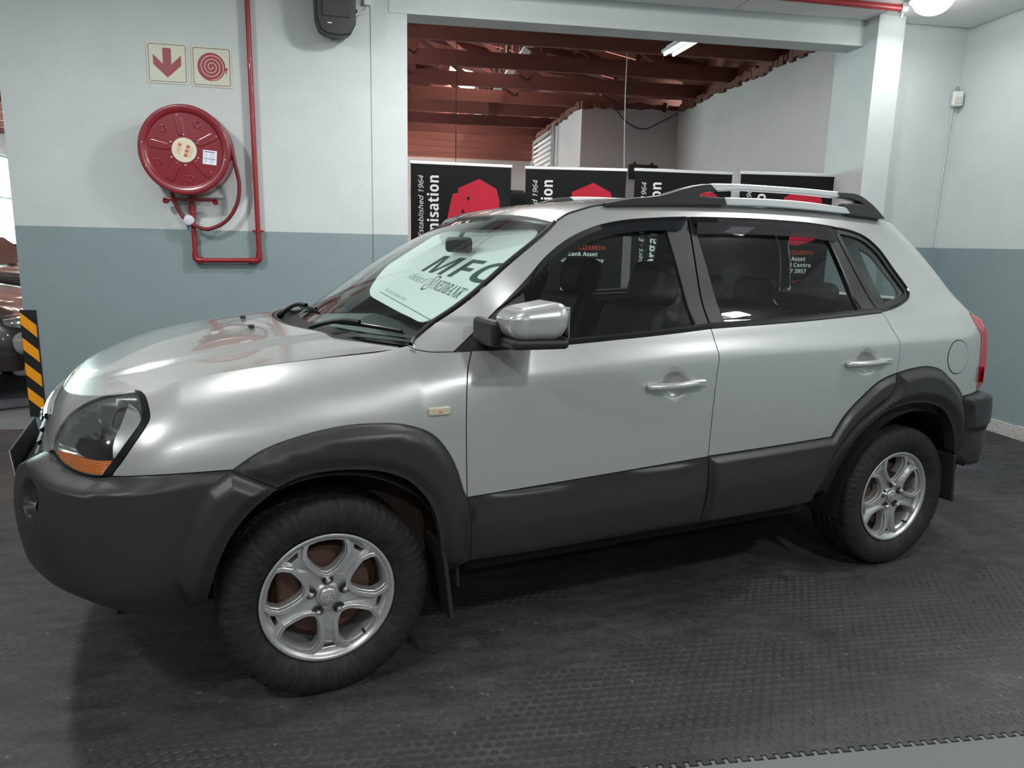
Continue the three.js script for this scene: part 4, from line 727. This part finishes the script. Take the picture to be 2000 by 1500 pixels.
// --- cabin
{
  const seat = (x, z, s = 1) => { const g = group('front_seat', car); g.position.set(x, .42, z);
    mesh('seat_cushion', rbox(.50, .16, .48, .06, 0, .17, 0), M.leather, g);
    const b = rbox(.15, .60, .46, .06, 0, .30, 0, 5), p = b.attributes.position; for (let i = 0; i < p.count; i++) p.setX(i, p.getX(i) - .02 * Math.pow(Math.abs(p.getZ(i)) / .23, 2)); b.computeVertexNormals(); b.rotateZ(-.30).translate(.22, .22, 0); mesh('seat_back', b, M.leather, g);
    mesh('headrest', rbox(.13, .19, .27, .055, 0, 0, 0, 5).rotateZ(-.22).translate(.43, .885, 0), M.leather, g);
    mesh('headrest_post', [rod(V3(.40, .70, .07), V3(.43, .86, .07), .006), rod(V3(.40, .70, -.07), V3(.43, .86, -.07), .006)], M.chrome, g); return g; };
  seat(1.075, .37); seat(1.135, -.37);
  const r = group('rear_seat', car); r.position.set(2.0, .44, 0);
  mesh('seat_cushion', rbox(.50, .16, 1.30, .06, -.05, .14, 0), M.leather, r); mesh('seat_back', rbox(.15, .58, 1.30, .06).rotateZ(-.32).translate(.30, .45, 0), M.leather, r);
  for (const z of [.40, 0, -.40]) mesh('headrest', rbox(.10, .15, .26, .045, 0, 0, 0, 4).rotateZ(-.2).translate(.42, .80, z), M.leather, r);
  mesh('dashboard', [rbox(.34, .22, 1.42, .07, .46, .98, 0), rbox(.42, .05, 1.36, .02, .34, 1.075, 0)], std({ color: lin(.15, .16, .165), roughness: .75 }), car);
  const sw = group('steering_wheel', car); sw.position.set(.78, 1.02, -.37); sw.rotation.z = .45;
  mesh('wheel_rim', new THREE.TorusGeometry(.18, .015, 10, 48).rotateY(Math.PI / 2), M.leather, sw); mesh('wheel_hub', [rbox(.05, .11, .13, .03), rbox(.02, .03, .34, .01)], M.trimGrey, sw);
  const rm = mesh('rear_view_mirror', rbox(.035, .065, .25, .02), M.black, car); rm.position.set(.70, 1.452, .10); mesh('mirror_stalk', rod(V3(0, .02, 0), V3(.06, .10, -.02), .008), M.black, rm);
  mesh('cabin_floor', span(.5, 3.1, .40, .44, -.78, .78), M.dark, car);
  sides('door_trim', panel(outline([V2(.52, .50), V2(2.05, .50), V2(2.35, .95), V2(2.38, 1.16), V2(1.45, 1.13), V2(.55, 1.09)]), { off: -.075, depth: 0, step: .06 }), M.trimGrey);
  sides('pillar_trim', panel(outline([V2(1.42, 1.13), V2(1.55, 1.13), V2(1.53, 1.57), V2(1.42, 1.57)]), { off: -.05, depth: 0, step: .06 }), M.trimGrey);
  const belt = mesh('seat_belt', patch((i, j) => { const a = V3(1.50, 1.45, .60), b = V3(1.42, .85, .70); return a.lerp(b, i).add(V3((j - .5) * .045, 0, 0)); }, 4, 1), M.trimGrey, car);
}

// ---------------------------------------------------------------- sheet behind the windscreen
{
  const t = canvasTex(1400, 900, (c, w, h) => {
    c.fillStyle = '#f2f4f2'; c.fillRect(0, 0, w, h);
    c.save(); c.translate(545, 512); c.rotate(.03); c.transform(1, 0, -.25, 1, 0, 0); c.fillStyle = '#1d4b3c'; c.font = 'bold 260px sans-serif'; c.scale(1.5, .66); c.fillText('MFC', 0, 0); c.restore();
    c.save(); c.translate(525, 572); c.rotate(.07); c.scale(.88, 1); c.fillStyle = '#33544a'; c.font = 'italic 58px sans-serif'; c.fillText('A division of', 0, 0);
    c.strokeStyle = '#163a30'; c.lineWidth = 9; c.beginPath(); c.ellipse(405, -20, 46, 46, 0, 0, TAU); c.stroke(); c.fillStyle = '#163a30'; c.font = 'bold 64px serif'; c.fillText('N', 382, 2);
    c.font = 'bold 78px serif'; c.fillText('NEDBANK', 470, 6); c.restore();
    c.save(); c.translate(450, 690); c.rotate(.075); c.fillStyle = '#6d847c'; c.fillRect(0, 0, 900, 4); c.font = '24px sans-serif'; c.fillText('MFC, a division of Nedbank Limited', 30, -14); c.restore();
  });
  const A = V3(.285, 1.118, 0), d = V3(.62, .42, 0).normalize();
  const sh = new THREE.Shape(curve([[-.25, .165], [.02, .148], [.40, .128], [.60, .132], [.64, .20], [.60, .45], [.54, .66], [.50, .70], [.17, .712], [-.24, .716], [-.52, .70], [-.70, .61], [-.73, .49], [-.66, .37], [-.46, .22], [-.32, .175], [-.25, .165]], 6));
  const g = new THREE.ExtrudeGeometry(sh, { depth: .003, bevelEnabled: false }), p = g.attributes.position, uv = g.attributes.uv;
  for (let i = 0; i < p.count; i++) { const zz = p.getX(i), q = p.getY(i), o = p.getZ(i); uv.setXY(i, (zz + .7) / 1.4, clamp(q / .9, 0, 1)); p.setXYZ(i, A.x + d.x * q + o * .5, A.y + d.y * q - o * .8, zz); }
  g.computeVertexNormals();
  const m = mesh('windscreen_sheet', g, std({ map: t, roughness: .7 })); m.rotation.y = THREE.MathUtils.degToRad(16);
  tag(m, 'white printed bank sheet with green letters propped behind the windscreen', 'sunshade');
}

// ---------------------------------------------------------------- fire hose reel on the wall
{
  const R = group('fire_hose_reel'); R.position.set(-1.10, 2.085, WZ); tag(R, 'round red fire hose reel mounted on the white wall', 'hose reel');
  const c = [-.005, 0];
  const disc = latheZ([[.0, .212], [.075, .212], [.080, .208], [.262, .2085], [.270, .212], [.276, .222], [.312, .226], [.322, .220], [.325, .208], [.318, .200]], 96);
  mesh('reel_face', disc, M.red, R);
  mesh('reel_drum', latheZ([[.318, .200], [.318, .075], [.322, .065], [.324, .05], [.30, .045], [0, .045]], 96), M.red, R);
  const D = Math.PI / 180;
  for (let k = 0; k < 5; k++) { const a = (98 + 72 * k) * D; // pressed ribs
    const s = new THREE.Shape(); s.absarc(.225, 0, .026, -Math.PI / 2, Math.PI / 2, false); s.absarc(.125, 0, .020, Math.PI / 2, Math.PI * 1.5, false);
    mesh('pressed_rib', new THREE.ExtrudeGeometry(s, { depth: .001, bevelEnabled: true, bevelSize: .006, bevelThickness: .006, bevelSegments: 4, curveSegments: 16 }).translate(0, 0, .207).rotateZ(a), M.red, R);
    const b = (134 + 72 * k) * D; if (k !== 3) mesh('pressed_ring', new THREE.TorusGeometry(.021, .006, 8, 28).scale(1, 1, .7).translate(.208 * Math.cos(b), .208 * Math.sin(b), .209), M.red, R); }
  for (let k = 0; k < 6; k++) { const a = (30 + 60 * k) * D; mesh('bolt', new THREE.SphereGeometry(.0075, 12, 8).scale(1, 1, .6).translate(.108 * Math.cos(a), .108 * Math.sin(a), .210), M.steel, R); }
  for (const a of [172, -12, 205]) mesh('bolt', new THREE.SphereGeometry(.0065, 10, 8).translate(.295 * Math.cos(a * D), .295 * Math.sin(a * D), .225), M.steel, R);
  const lt = canvasTex(512, 512, (x) => { x.fillStyle = '#d9d3bd'; x.fillRect(0, 0, 512, 512); x.translate(256, 256); x.rotate(-1.25); x.fillStyle = '#c2603f'; x.strokeStyle = '#c2603f';
    x.lineWidth = 6; x.strokeRect(-120, -150, 240, 78); x.font = 'bold 50px sans-serif'; x.textAlign = 'center'; x.fillText('FIRE', -40, -92); x.fillRect(40, -140, 62, 56);
    for (const [i, y] of [[0, 60], [1, 60], [2, 60]]) { x.fillRect(-130 + i * 92, 20, 70, 74); } x.fillStyle = '#b9957a'; for (let k = 0; k < 4; k++) x.fillRect(-120, 112 + k * 16, 230, 5); });
  mesh('centre_label', new THREE.CircleGeometry(.088, 48).translate(0, 0, .2135), std({ map: lt, roughness: .5 }), R);
  const st = canvasTex(256, 256, (x) => { x.fillStyle = '#e9eef8'; x.fillRect(0, 0, 256, 256); x.fillStyle = '#3b4a78'; x.fillRect(20, 22, 200, 16); for (let k = 0; k < 6; k++) { x.fillRect(20, 62 + k * 30, 70, 6); x.fillRect(120, 62 + k * 30, 100, 6); } x.fillRect(14, 150, 220, 12); });
  mesh('service_sticker', box(.098, .102, .0015, .18, -.03, .2095).rotateZ(-.09), std({ map: st, roughness: .5 }), R);
  // bracket, hose and valve
  mesh('back_plate', [rbox(.42, .03, .02, .005, .02, -.315, .012), span(-.17, .21, -.30, .2, .002, .010)], M.white, R);
  mesh('guide_bar', [rbox(.40, .022, .03, .008, -.005, -.352, .095), new THREE.CylinderGeometry(.02, .02, .03, 20).rotateX(Math.PI / 2).translate(-.185, -.366, .095), new THREE.CylinderGeometry(.02, .02, .03, 20).rotateX(Math.PI / 2).translate(.175, -.366, .095), box(.03, .02, .1, 0, -.345, .05)], M.red, R);
  const h = [[.310, .06, .12], [.338, -.09, .12], [.358, -.225, .11], [.334, -.37, .10], [.242, -.505, .09], [.105, -.568, .085], [.02, -.548, .085], [-.064, -.49, .085], [-.115, -.395, .09], [-.138, -.295, .10], [-.15, -.2, .11]];
  mesh('hose', tube(h.map((p) => V3(...p)), .0145, 90, 12), M.hose, R);
  mesh('inlet_pipe', [rod(V3(-.012, -.30, .05), V3(-.008, -.50, .045), .021, 16), new THREE.CylinderGeometry(.03, .03, .03, 8).translate(-.010, -.41, .048), new THREE.CylinderGeometry(.027, .027, .022, 8).translate(-.010, -.44, .048)], M.pipeRed, R);
  mesh('valve_wheel', [latheZ([[0, .018], [.034, .016], [.040, .008], [.040, -.012], [.030, -.016]], 12).translate(-.03, -.505, .085), rod(V3(-.03, -.505, .04), V3(-.03, -.505, .08), .010, 10)], std({ color: lin(.62, .66, .70), roughness: .5 }), R);
  mesh('tag_tie', rbox(.02, .035, .01, .003, -.042, -.56, .07), std({ color: lin(.06, .15, .28), roughness: .6 }), R);
}
{ // supply pipe
  const P = group('fire_pipe'); tag(P, 'red fire water pipe running down the wall beside the hose reel', 'pipe');
  const z = WZ + .045;
  mesh('pipe_run', [rod(V3(-.640, 3.395, z), V3(-.628, 1.30, z), .019, 20), rod(V3(-.635, 1.283, z), V3(-1.10, 1.275, z), .019, 20), rod(V3(-1.107, 1.285, z), V3(-1.110, 1.58, z), .019, 20)], M.pipeRed, P);
  mesh('elbow', [new THREE.TorusGeometry(.024, .0235, 12, 12, Math.PI / 2).rotateZ(-Math.PI / 2).translate(-.652, 1.304, z), rod(V3(-.628, 1.30, z), V3(-.628, 1.345, z), .024, 18), rod(V3(-.655, 1.280, z), V3(-.69, 1.280, z), .024, 18)], M.pipeRed, P);
  mesh('elbow', [new THREE.TorusGeometry(.024, .0235, 12, 12, Math.PI / 2).rotateZ(Math.PI).translate(-1.083, 1.30, z), rod(V3(-1.107, 1.30, z), V3(-1.107, 1.34, z), .024, 18), rod(V3(-1.083, 1.277, z), V3(-1.05, 1.277, z), .024, 18)], M.pipeRed, P);
  mesh('pipe_clip', [rbox(.085, .014, .03, .004, -.63, 1.512, z - .012), rod(V3(-.63, 1.505, z), V3(-.63, 1.519, z), .026, 18)], M.pipeRed, P);
  const Q = group('ceiling_pipe'); tag(Q, 'short red pipe running along the ceiling above the lintel', 'pipe');
  mesh('pipe_run', rod(V3(-.64, CEIL - .04, WZ + .66), V3(4.40, CEIL - .04, WZ + .46), .026, 18), M.pipeRed, Q);
  mesh('pipe_end', [rod(V3(4.40, CEIL - .04, WZ + .46), V3(4.45, CEIL - .04, WZ + .46), .034, 18), rod(V3(4.43, CEIL - .04, WZ + .46), V3(4.43, CEIL - .10, WZ + .44), .012, 10)], M.steel, Q);
}
{ // two safety signs
  const base = (draw) => canvasTex(512, 512, (x) => { x.fillStyle = '#c9cdb8'; x.fillRect(0, 0, 512, 512); x.strokeStyle = '#5c2026'; x.lineWidth = 8; x.beginPath(); x.roundRect(22, 22, 468, 468, 22); x.stroke(); x.fillStyle = '#8f1526'; x.strokeStyle = '#8f1526'; draw(x); });
  const arrow = base((x) => { x.beginPath(); for (const [a, b] of [[200, 66], [308, 66], [308, 268], [432, 150], [432, 278], [254, 440], [78, 278], [78, 150], [200, 268]]) x.lineTo(a, b); x.fill(); });
  const coil = base((x) => { x.beginPath(); x.arc(252, 256, 180, 0, TAU); x.fill(); x.strokeStyle = '#dcc9b8'; x.lineWidth = 9; x.beginPath(); for (let k = 0; k <= 300; k++) { const a = k / 300 * TAU * 3.3 - .3, r = 16 + k / 300 * 150; const px = 252 + r * Math.cos(a), py = 256 + r * Math.sin(a); k ? x.lineTo(px, py) : x.moveTo(px, py); } x.stroke(); x.fillRect(416, 258, 44, 26); x.beginPath(); x.moveTo(430, 284); x.lineTo(452, 284); x.lineTo(442, 368); x.fill(); });
  for (const [x, tex, label] of [[-1.2375, arrow, 'square cream sign with a red down arrow above the hose reel'], [-.922, coil, 'square cream sign with a red coiled hose symbol above the reel']]) {
    const s = group('safety_sign'); s.position.set(x, 2.727 - (x + 1.2375) * .03, WZ); s.rotation.z = -.012; tag(s, label, 'sign');
    mesh('sign_board', rbox(.292, .292, .004, .002, 0, 0, .003), std({ color: lin(.58, .58, .50), roughness: .5 }), s);
    mesh('sign_face', new THREE.PlaneGeometry(.286, .286).translate(0, 0, .0056), std({ map: tex, roughness: .45 }), s);
  }
}
{ // loudspeaker high on the wall
  const s = group('loudspeaker'); s.position.set(.005, 3.16, WZ + .17); s.rotation.set(.12, .18, 0); tag(s, 'black loudspeaker mounted high on the wall beside the pilaster', 'loudspeaker');
  const sh = new THREE.Shape(); sh.moveTo(-.135, .20); sh.lineTo(.135, .20); sh.lineTo(.130, -.12); sh.lineTo(.095, -.185); sh.lineTo(.03, -.20); sh.lineTo(-.06, -.195); sh.lineTo(-.105, -.17); sh.lineTo(-.130, -.10); sh.closePath();
  mesh('cabinet', new THREE.ExtrudeGeometry(sh, { depth: .19, bevelEnabled: true, bevelSize: .012, bevelThickness: .014, bevelSegments: 3 }).translate(0, 0, -.10), M.black, s);
  mesh('grille', rbox(.20, .27, .012, .004, 0, .05, .108), M.trimGrey, s);
  mesh('name_badge', box(.03, .008, .004, -.05, -.13, .108), M.steel, s);
  mesh('knob', [new THREE.CylinderGeometry(.012, .012, .03, 12).rotateZ(Math.PI / 2).translate(.15, -.02, 0)], M.black, s);
  mesh('wall_bracket', [box(.06, .10, .10, 0, .1, -.13)], M.black, s);
  tag(mesh('speaker_cable', tube([V3(.15, 3.12, WZ + .12), V3(.20, 3.16, WZ + .05), V3(.232, 3.19, WZ + .03), V3(.238, 3.214, WZ + .03)], .004, 20, 6), M.whiteMetal), 'thin white cable running from the loudspeaker up the wall', 'cable');
  const j = tag(mesh('junction_box', rbox(.05, .16, .05, .008, .238, 3.30, WZ + .03), M.whiteMetal), 'small white junction box at the ceiling beside the pilaster', 'box');
}
{ // motion sensor with its conduit
  const s = group('motion_sensor'); s.position.set(5.335, 2.80, WZ + .05); s.rotation.y = -.35; tag(s, 'small white motion sensor in the right corner of the wall', 'sensor');
  mesh('sensor_body', rbox(.085, .125, .055, .014), M.whiteMetal, s); mesh('sensor_lens', rbox(.055, .060, .012, .006, 0, -.015, .028), std({ color: lin(.6, .6, .56), roughness: .3 }), s); mesh('sensor_bracket', rod(V3(0, .04, 0), V3(0, .105, -.03), .012, 10), M.plaster, s);
  tag(mesh('conduit', rod(V3(5.335, 2.74, WZ + .010), V3(5.305, 1.51, WZ + .010), .006, 8), M.white), 'thin painted conduit running down from the motion sensor', 'conduit');
}
{ // hazard marker on the wall end
  const b = group('hazard_marker'); b.position.set(-2.368, .45, WZ); tag(b, 'black and amber striped hazard marker board on the wall end', 'marker board');
  mesh('marker_board', rbox(.118, .845, .016, .004, 0, 0, .010).applyMatrix4(new THREE.Matrix4().makeShear(0, 0, 0, 0, 0, 0)), M.black, b);
  for (let k = 0; k < 4; k++) { const s = new THREE.Shape(), y = .36 - k * .196; s.moveTo(-.054, y + .045); s.lineTo(.054, y - .055); s.lineTo(.054, y - .150); s.lineTo(-.054, y - .050); s.closePath();
    mesh('amber_stripe', new THREE.ExtrudeGeometry(s, { depth: .002, bevelEnabled: false }).translate(0, 0, .018), std({ color: lin(.93, .36, .012), roughness: .4 }), b); }
}
tag(mesh('floor_cable', tube([V3(-3.4, .008, -3.0), V3(-2.83, .008, -3.48), V3(-2.62, .008, -3.62), V3(-2.3, .008, -3.6)], .009, 30, 8), M.black), 'thin black cable lying on the floor by the hazard marker', 'cable');

// ---------------------------------------------------------------- roll-up banners in the opening
{
  const W = 870, H = 2000;
  const tex = canvasTex(W, H, (c) => {
    c.fillStyle = '#161717'; c.fillRect(0, 0, W, H);
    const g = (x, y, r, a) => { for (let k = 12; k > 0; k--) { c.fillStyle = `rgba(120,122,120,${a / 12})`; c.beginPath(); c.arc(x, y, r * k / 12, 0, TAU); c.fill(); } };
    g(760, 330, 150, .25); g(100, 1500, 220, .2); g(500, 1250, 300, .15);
    c.fillStyle = '#bb2a3d'; c.beginPath(); for (const [x, y] of [[589, 107], [742, 185], [772, 285], [766, 420], [715, 560], [560, 610], [400, 585], [322, 500], [316, 432], [360, 240], [408, 230], [404, 192]]) c.lineTo(x, y); c.fill();
    c.fillStyle = '#161717'; for (const t of [[[478, 262], [512, 262], [496, 300]], [[440, 362], [470, 395], [436, 402]]]) { c.beginPath(); t.forEach((p) => c.lineTo(...p)); c.fill(); }
    c.fillStyle = '#e4e6e4'; c.save(); c.translate(238, 840); c.rotate(-Math.PI / 2); c.font = 'bold 132px sans-serif'; const s1 = 755 / c.measureText('Organisation').width; c.scale(s1, 1); c.fillText('Organisation', 0, 0); c.restore();
    c.save(); c.translate(106, 1130); c.rotate(-Math.PI / 2); c.font = 'italic 58px sans-serif'; const t2 = 'and Appraisers - Established 1964', s2 = 1032 / c.measureText(t2).width; c.scale(s2, 1); c.fillText(t2, 0, 0); c.restore();
    c.textAlign = 'center'; let y = 690; const blk = (head, lines) => { c.fillStyle = '#c2412f'; c.font = 'bold 50px sans-serif'; c.fillText(head, 520, y); y += 56; c.fillStyle = '#e4e6e4'; for (const l of lines) { c.fillText(l, 520, y); y += 54; } y += 48; };
    y = 688; blk('PORT ELIZABETH', ['Bank Asset', 'Disposal Centre', '041 487 3957']); blk('NORTH WEST', ['Bank Asset', 'Disposal Centre']);
  });
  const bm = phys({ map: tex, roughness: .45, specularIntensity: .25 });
  const spots = [[.565, -3.667, 1.478, -3.704, 'leftmost black banner, beside the pilaster, its red logo fully in view'], [1.598, -3.749, 2.52, -3.612, 'second black banner from the left, its red logo half hidden by the car roof'],
    [2.561, -3.547, 3.511, -3.551, 'third black banner from the left, behind the front of the roof rail'], [3.524, -3.443, 4.441, -3.363, 'rightmost black banner, seen through the roof rail gap beside the column']];
  for (const [xa, za, xb, zb, label] of spots) {
    const b = group('rollup_banner'); b.position.set((xa + xb) / 2, -.014, (za + zb) / 2); b.rotation.y = -Math.atan2(zb - za, xb - xa); tag(b, label, 'banner', 'roll-up banners in the opening');
    const w = Math.hypot(xb - xa, zb - za);
    const top = 2.15 + .014;
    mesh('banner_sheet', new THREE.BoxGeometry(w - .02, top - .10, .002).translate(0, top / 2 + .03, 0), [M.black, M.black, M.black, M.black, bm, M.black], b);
    mesh('top_rail', rbox(w, .030, .022, .006, 0, top - .012, 0), M.alu, b);
    mesh('banner_base', [rbox(w + .02, .085, .10, .02, 0, .045, 0), rbox(.06, .015, .34, .005, -w * .35, .008, 0), rbox(.06, .015, .34, .005, w * .35, .008, 0)], M.alu, b);
    mesh('pole', rod(V3(0, .08, -.03), V3(0, top - .02, -.02), .010, 10), M.steel, b);
  }
}

// ---------------------------------------------------------------- other vehicles glimpsed at the left and behind the banners
function otherCar(name, label, paintMat, trim, x, z, turn) {
  const c = group(name); c.position.set(x, -.014, z); c.rotation.y = turn; tag(c, label, 'car');
  const sec = pchip([0, .35, .9, 1.5, 1.9, 2.6, 3.4, 4.0, 4.3], [.66, .86, .98, 1.04, 1.38, 1.50, 1.47, 1.25, .95]);
  const half = pchip([0, .25, .8, 2, 3.6, 4.1, 4.3], [.70, .82, .89, .91, .90, .84, .74]);
  const body = patch((i, j) => { const u = 4.3 * i, a = Math.PI * j, top = sec(u), low = .30, hw = half(u); const cz = Math.cos(a), sy = Math.sin(a), n = .55; const yy = low + (top - low) * Math.pow(sy, n), belt = .95; const k = yy > belt ? 1 - .42 * (yy - belt) / .55 : 1; return V3(u - 2.15, yy, Math.sign(cz) * hw * k * Math.pow(Math.abs(cz), .28)); }, 60, 60);
  mesh('body_shell', body, paintMat, c);
  const glass = patch((i, j) => { const t = i, s = j * 2 - 1; return V3(1.5 - 2.15 + .40 * t - .02, 1.06 + .34 * t, s * (.70 - .12 * t)); }, 6, 12); mesh('windscreen', glass, M.blackGloss, c);
  for (const s of [1, -1]) {
    mesh('side_window', patch((i, j) => { const u = 1.75 + 2.0 * i; return V3(u - 2.15, .98 + (.38 - .12 * Math.abs(i - .5)) * j, (.905 - .17 * j) * s); }, 12, 6), M.blackGloss, c);
    const h = mesh('headlamp', new THREE.SphereGeometry(.17, 24, 16).scale(1, .45, .9), M.chrome, c); h.position.set(.17 - 2.15, .70, .60 * s);
    for (const x of [.85, 3.45]) { const w = mesh('wheel', [latheZ([[.0, .02], [.20, .03], [.22, .0], [.31, .01], [.33, -.03], [.33, -.18], [.2, -.2]], 40)], M.rubber, c); w.position.set(x - 2.15, .33, .86 * s); if (s < 0) w.rotation.y = Math.PI; }
  }
  const lp = mesh('front_bumper', [rbox(.30, .22, 1.55, .09, -2.08, .52, 0), rbox(.26, .14, 1.50, .06, -2.06, .31, 0)], trim, c);
  mesh('grille', [rbox(.06, .10, .8, .02, -2.22, .60, 0)], M.black, c);
  return c;
}
{
  const brown = phys({ color: lin(.016, .009, .008), roughness: .3, clearcoat: 1 });
  const pale = phys({ color: lin(.42, .43, .42), metalness: .3, roughness: .3, clearcoat: 1 });
  otherCar('car', 'car with a pale bumper just showing behind the hazard marker', brown, pale, -4.80, -4.55, Math.PI);
  otherCar('car', 'dark brown car parked deeper in the hall behind the pale bumpered one', brown, M.black, -5.3, -7.9, Math.PI);
}
{ // office chair back beside the first banner
  const o = group('office_chair'); o.position.set(1.56, -.014, -4.35); tag(o, 'black high backed chair standing behind the gap beside the first banner', 'chair');
  const b = rbox(.50, .75, .08, .06, 0, 0, 0, 5), p = b.attributes.position; for (let i = 0; i < p.count; i++) { const y = p.getY(i); p.setX(i, p.getX(i) * (1 - .35 * sm(.05, .375, y))); } b.computeVertexNormals();
  mesh('backrest', b.rotateY(.3).translate(0, 1.62, 0), M.black, o); mesh('seat', rbox(.5, .09, .48, .04, 0, .95, .24), M.black, o); mesh('pedestal', [rod(V3(0, .06, .24), V3(0, .92, .24), .03), ...[0, 1, 2, 3, 4].map((k) => rod(V3(0, .07, .24), V3(.28 * Math.cos(k * TAU / 5), .03, .24 + .28 * Math.sin(k * TAU / 5)), .018))], M.black, o); mesh('back_stem', rbox(.06, .42, .03, .01, 0, 1.15, -.02), M.black, o);
}

scene.updateMatrixWorld(true);
renderer.render(scene, camera);
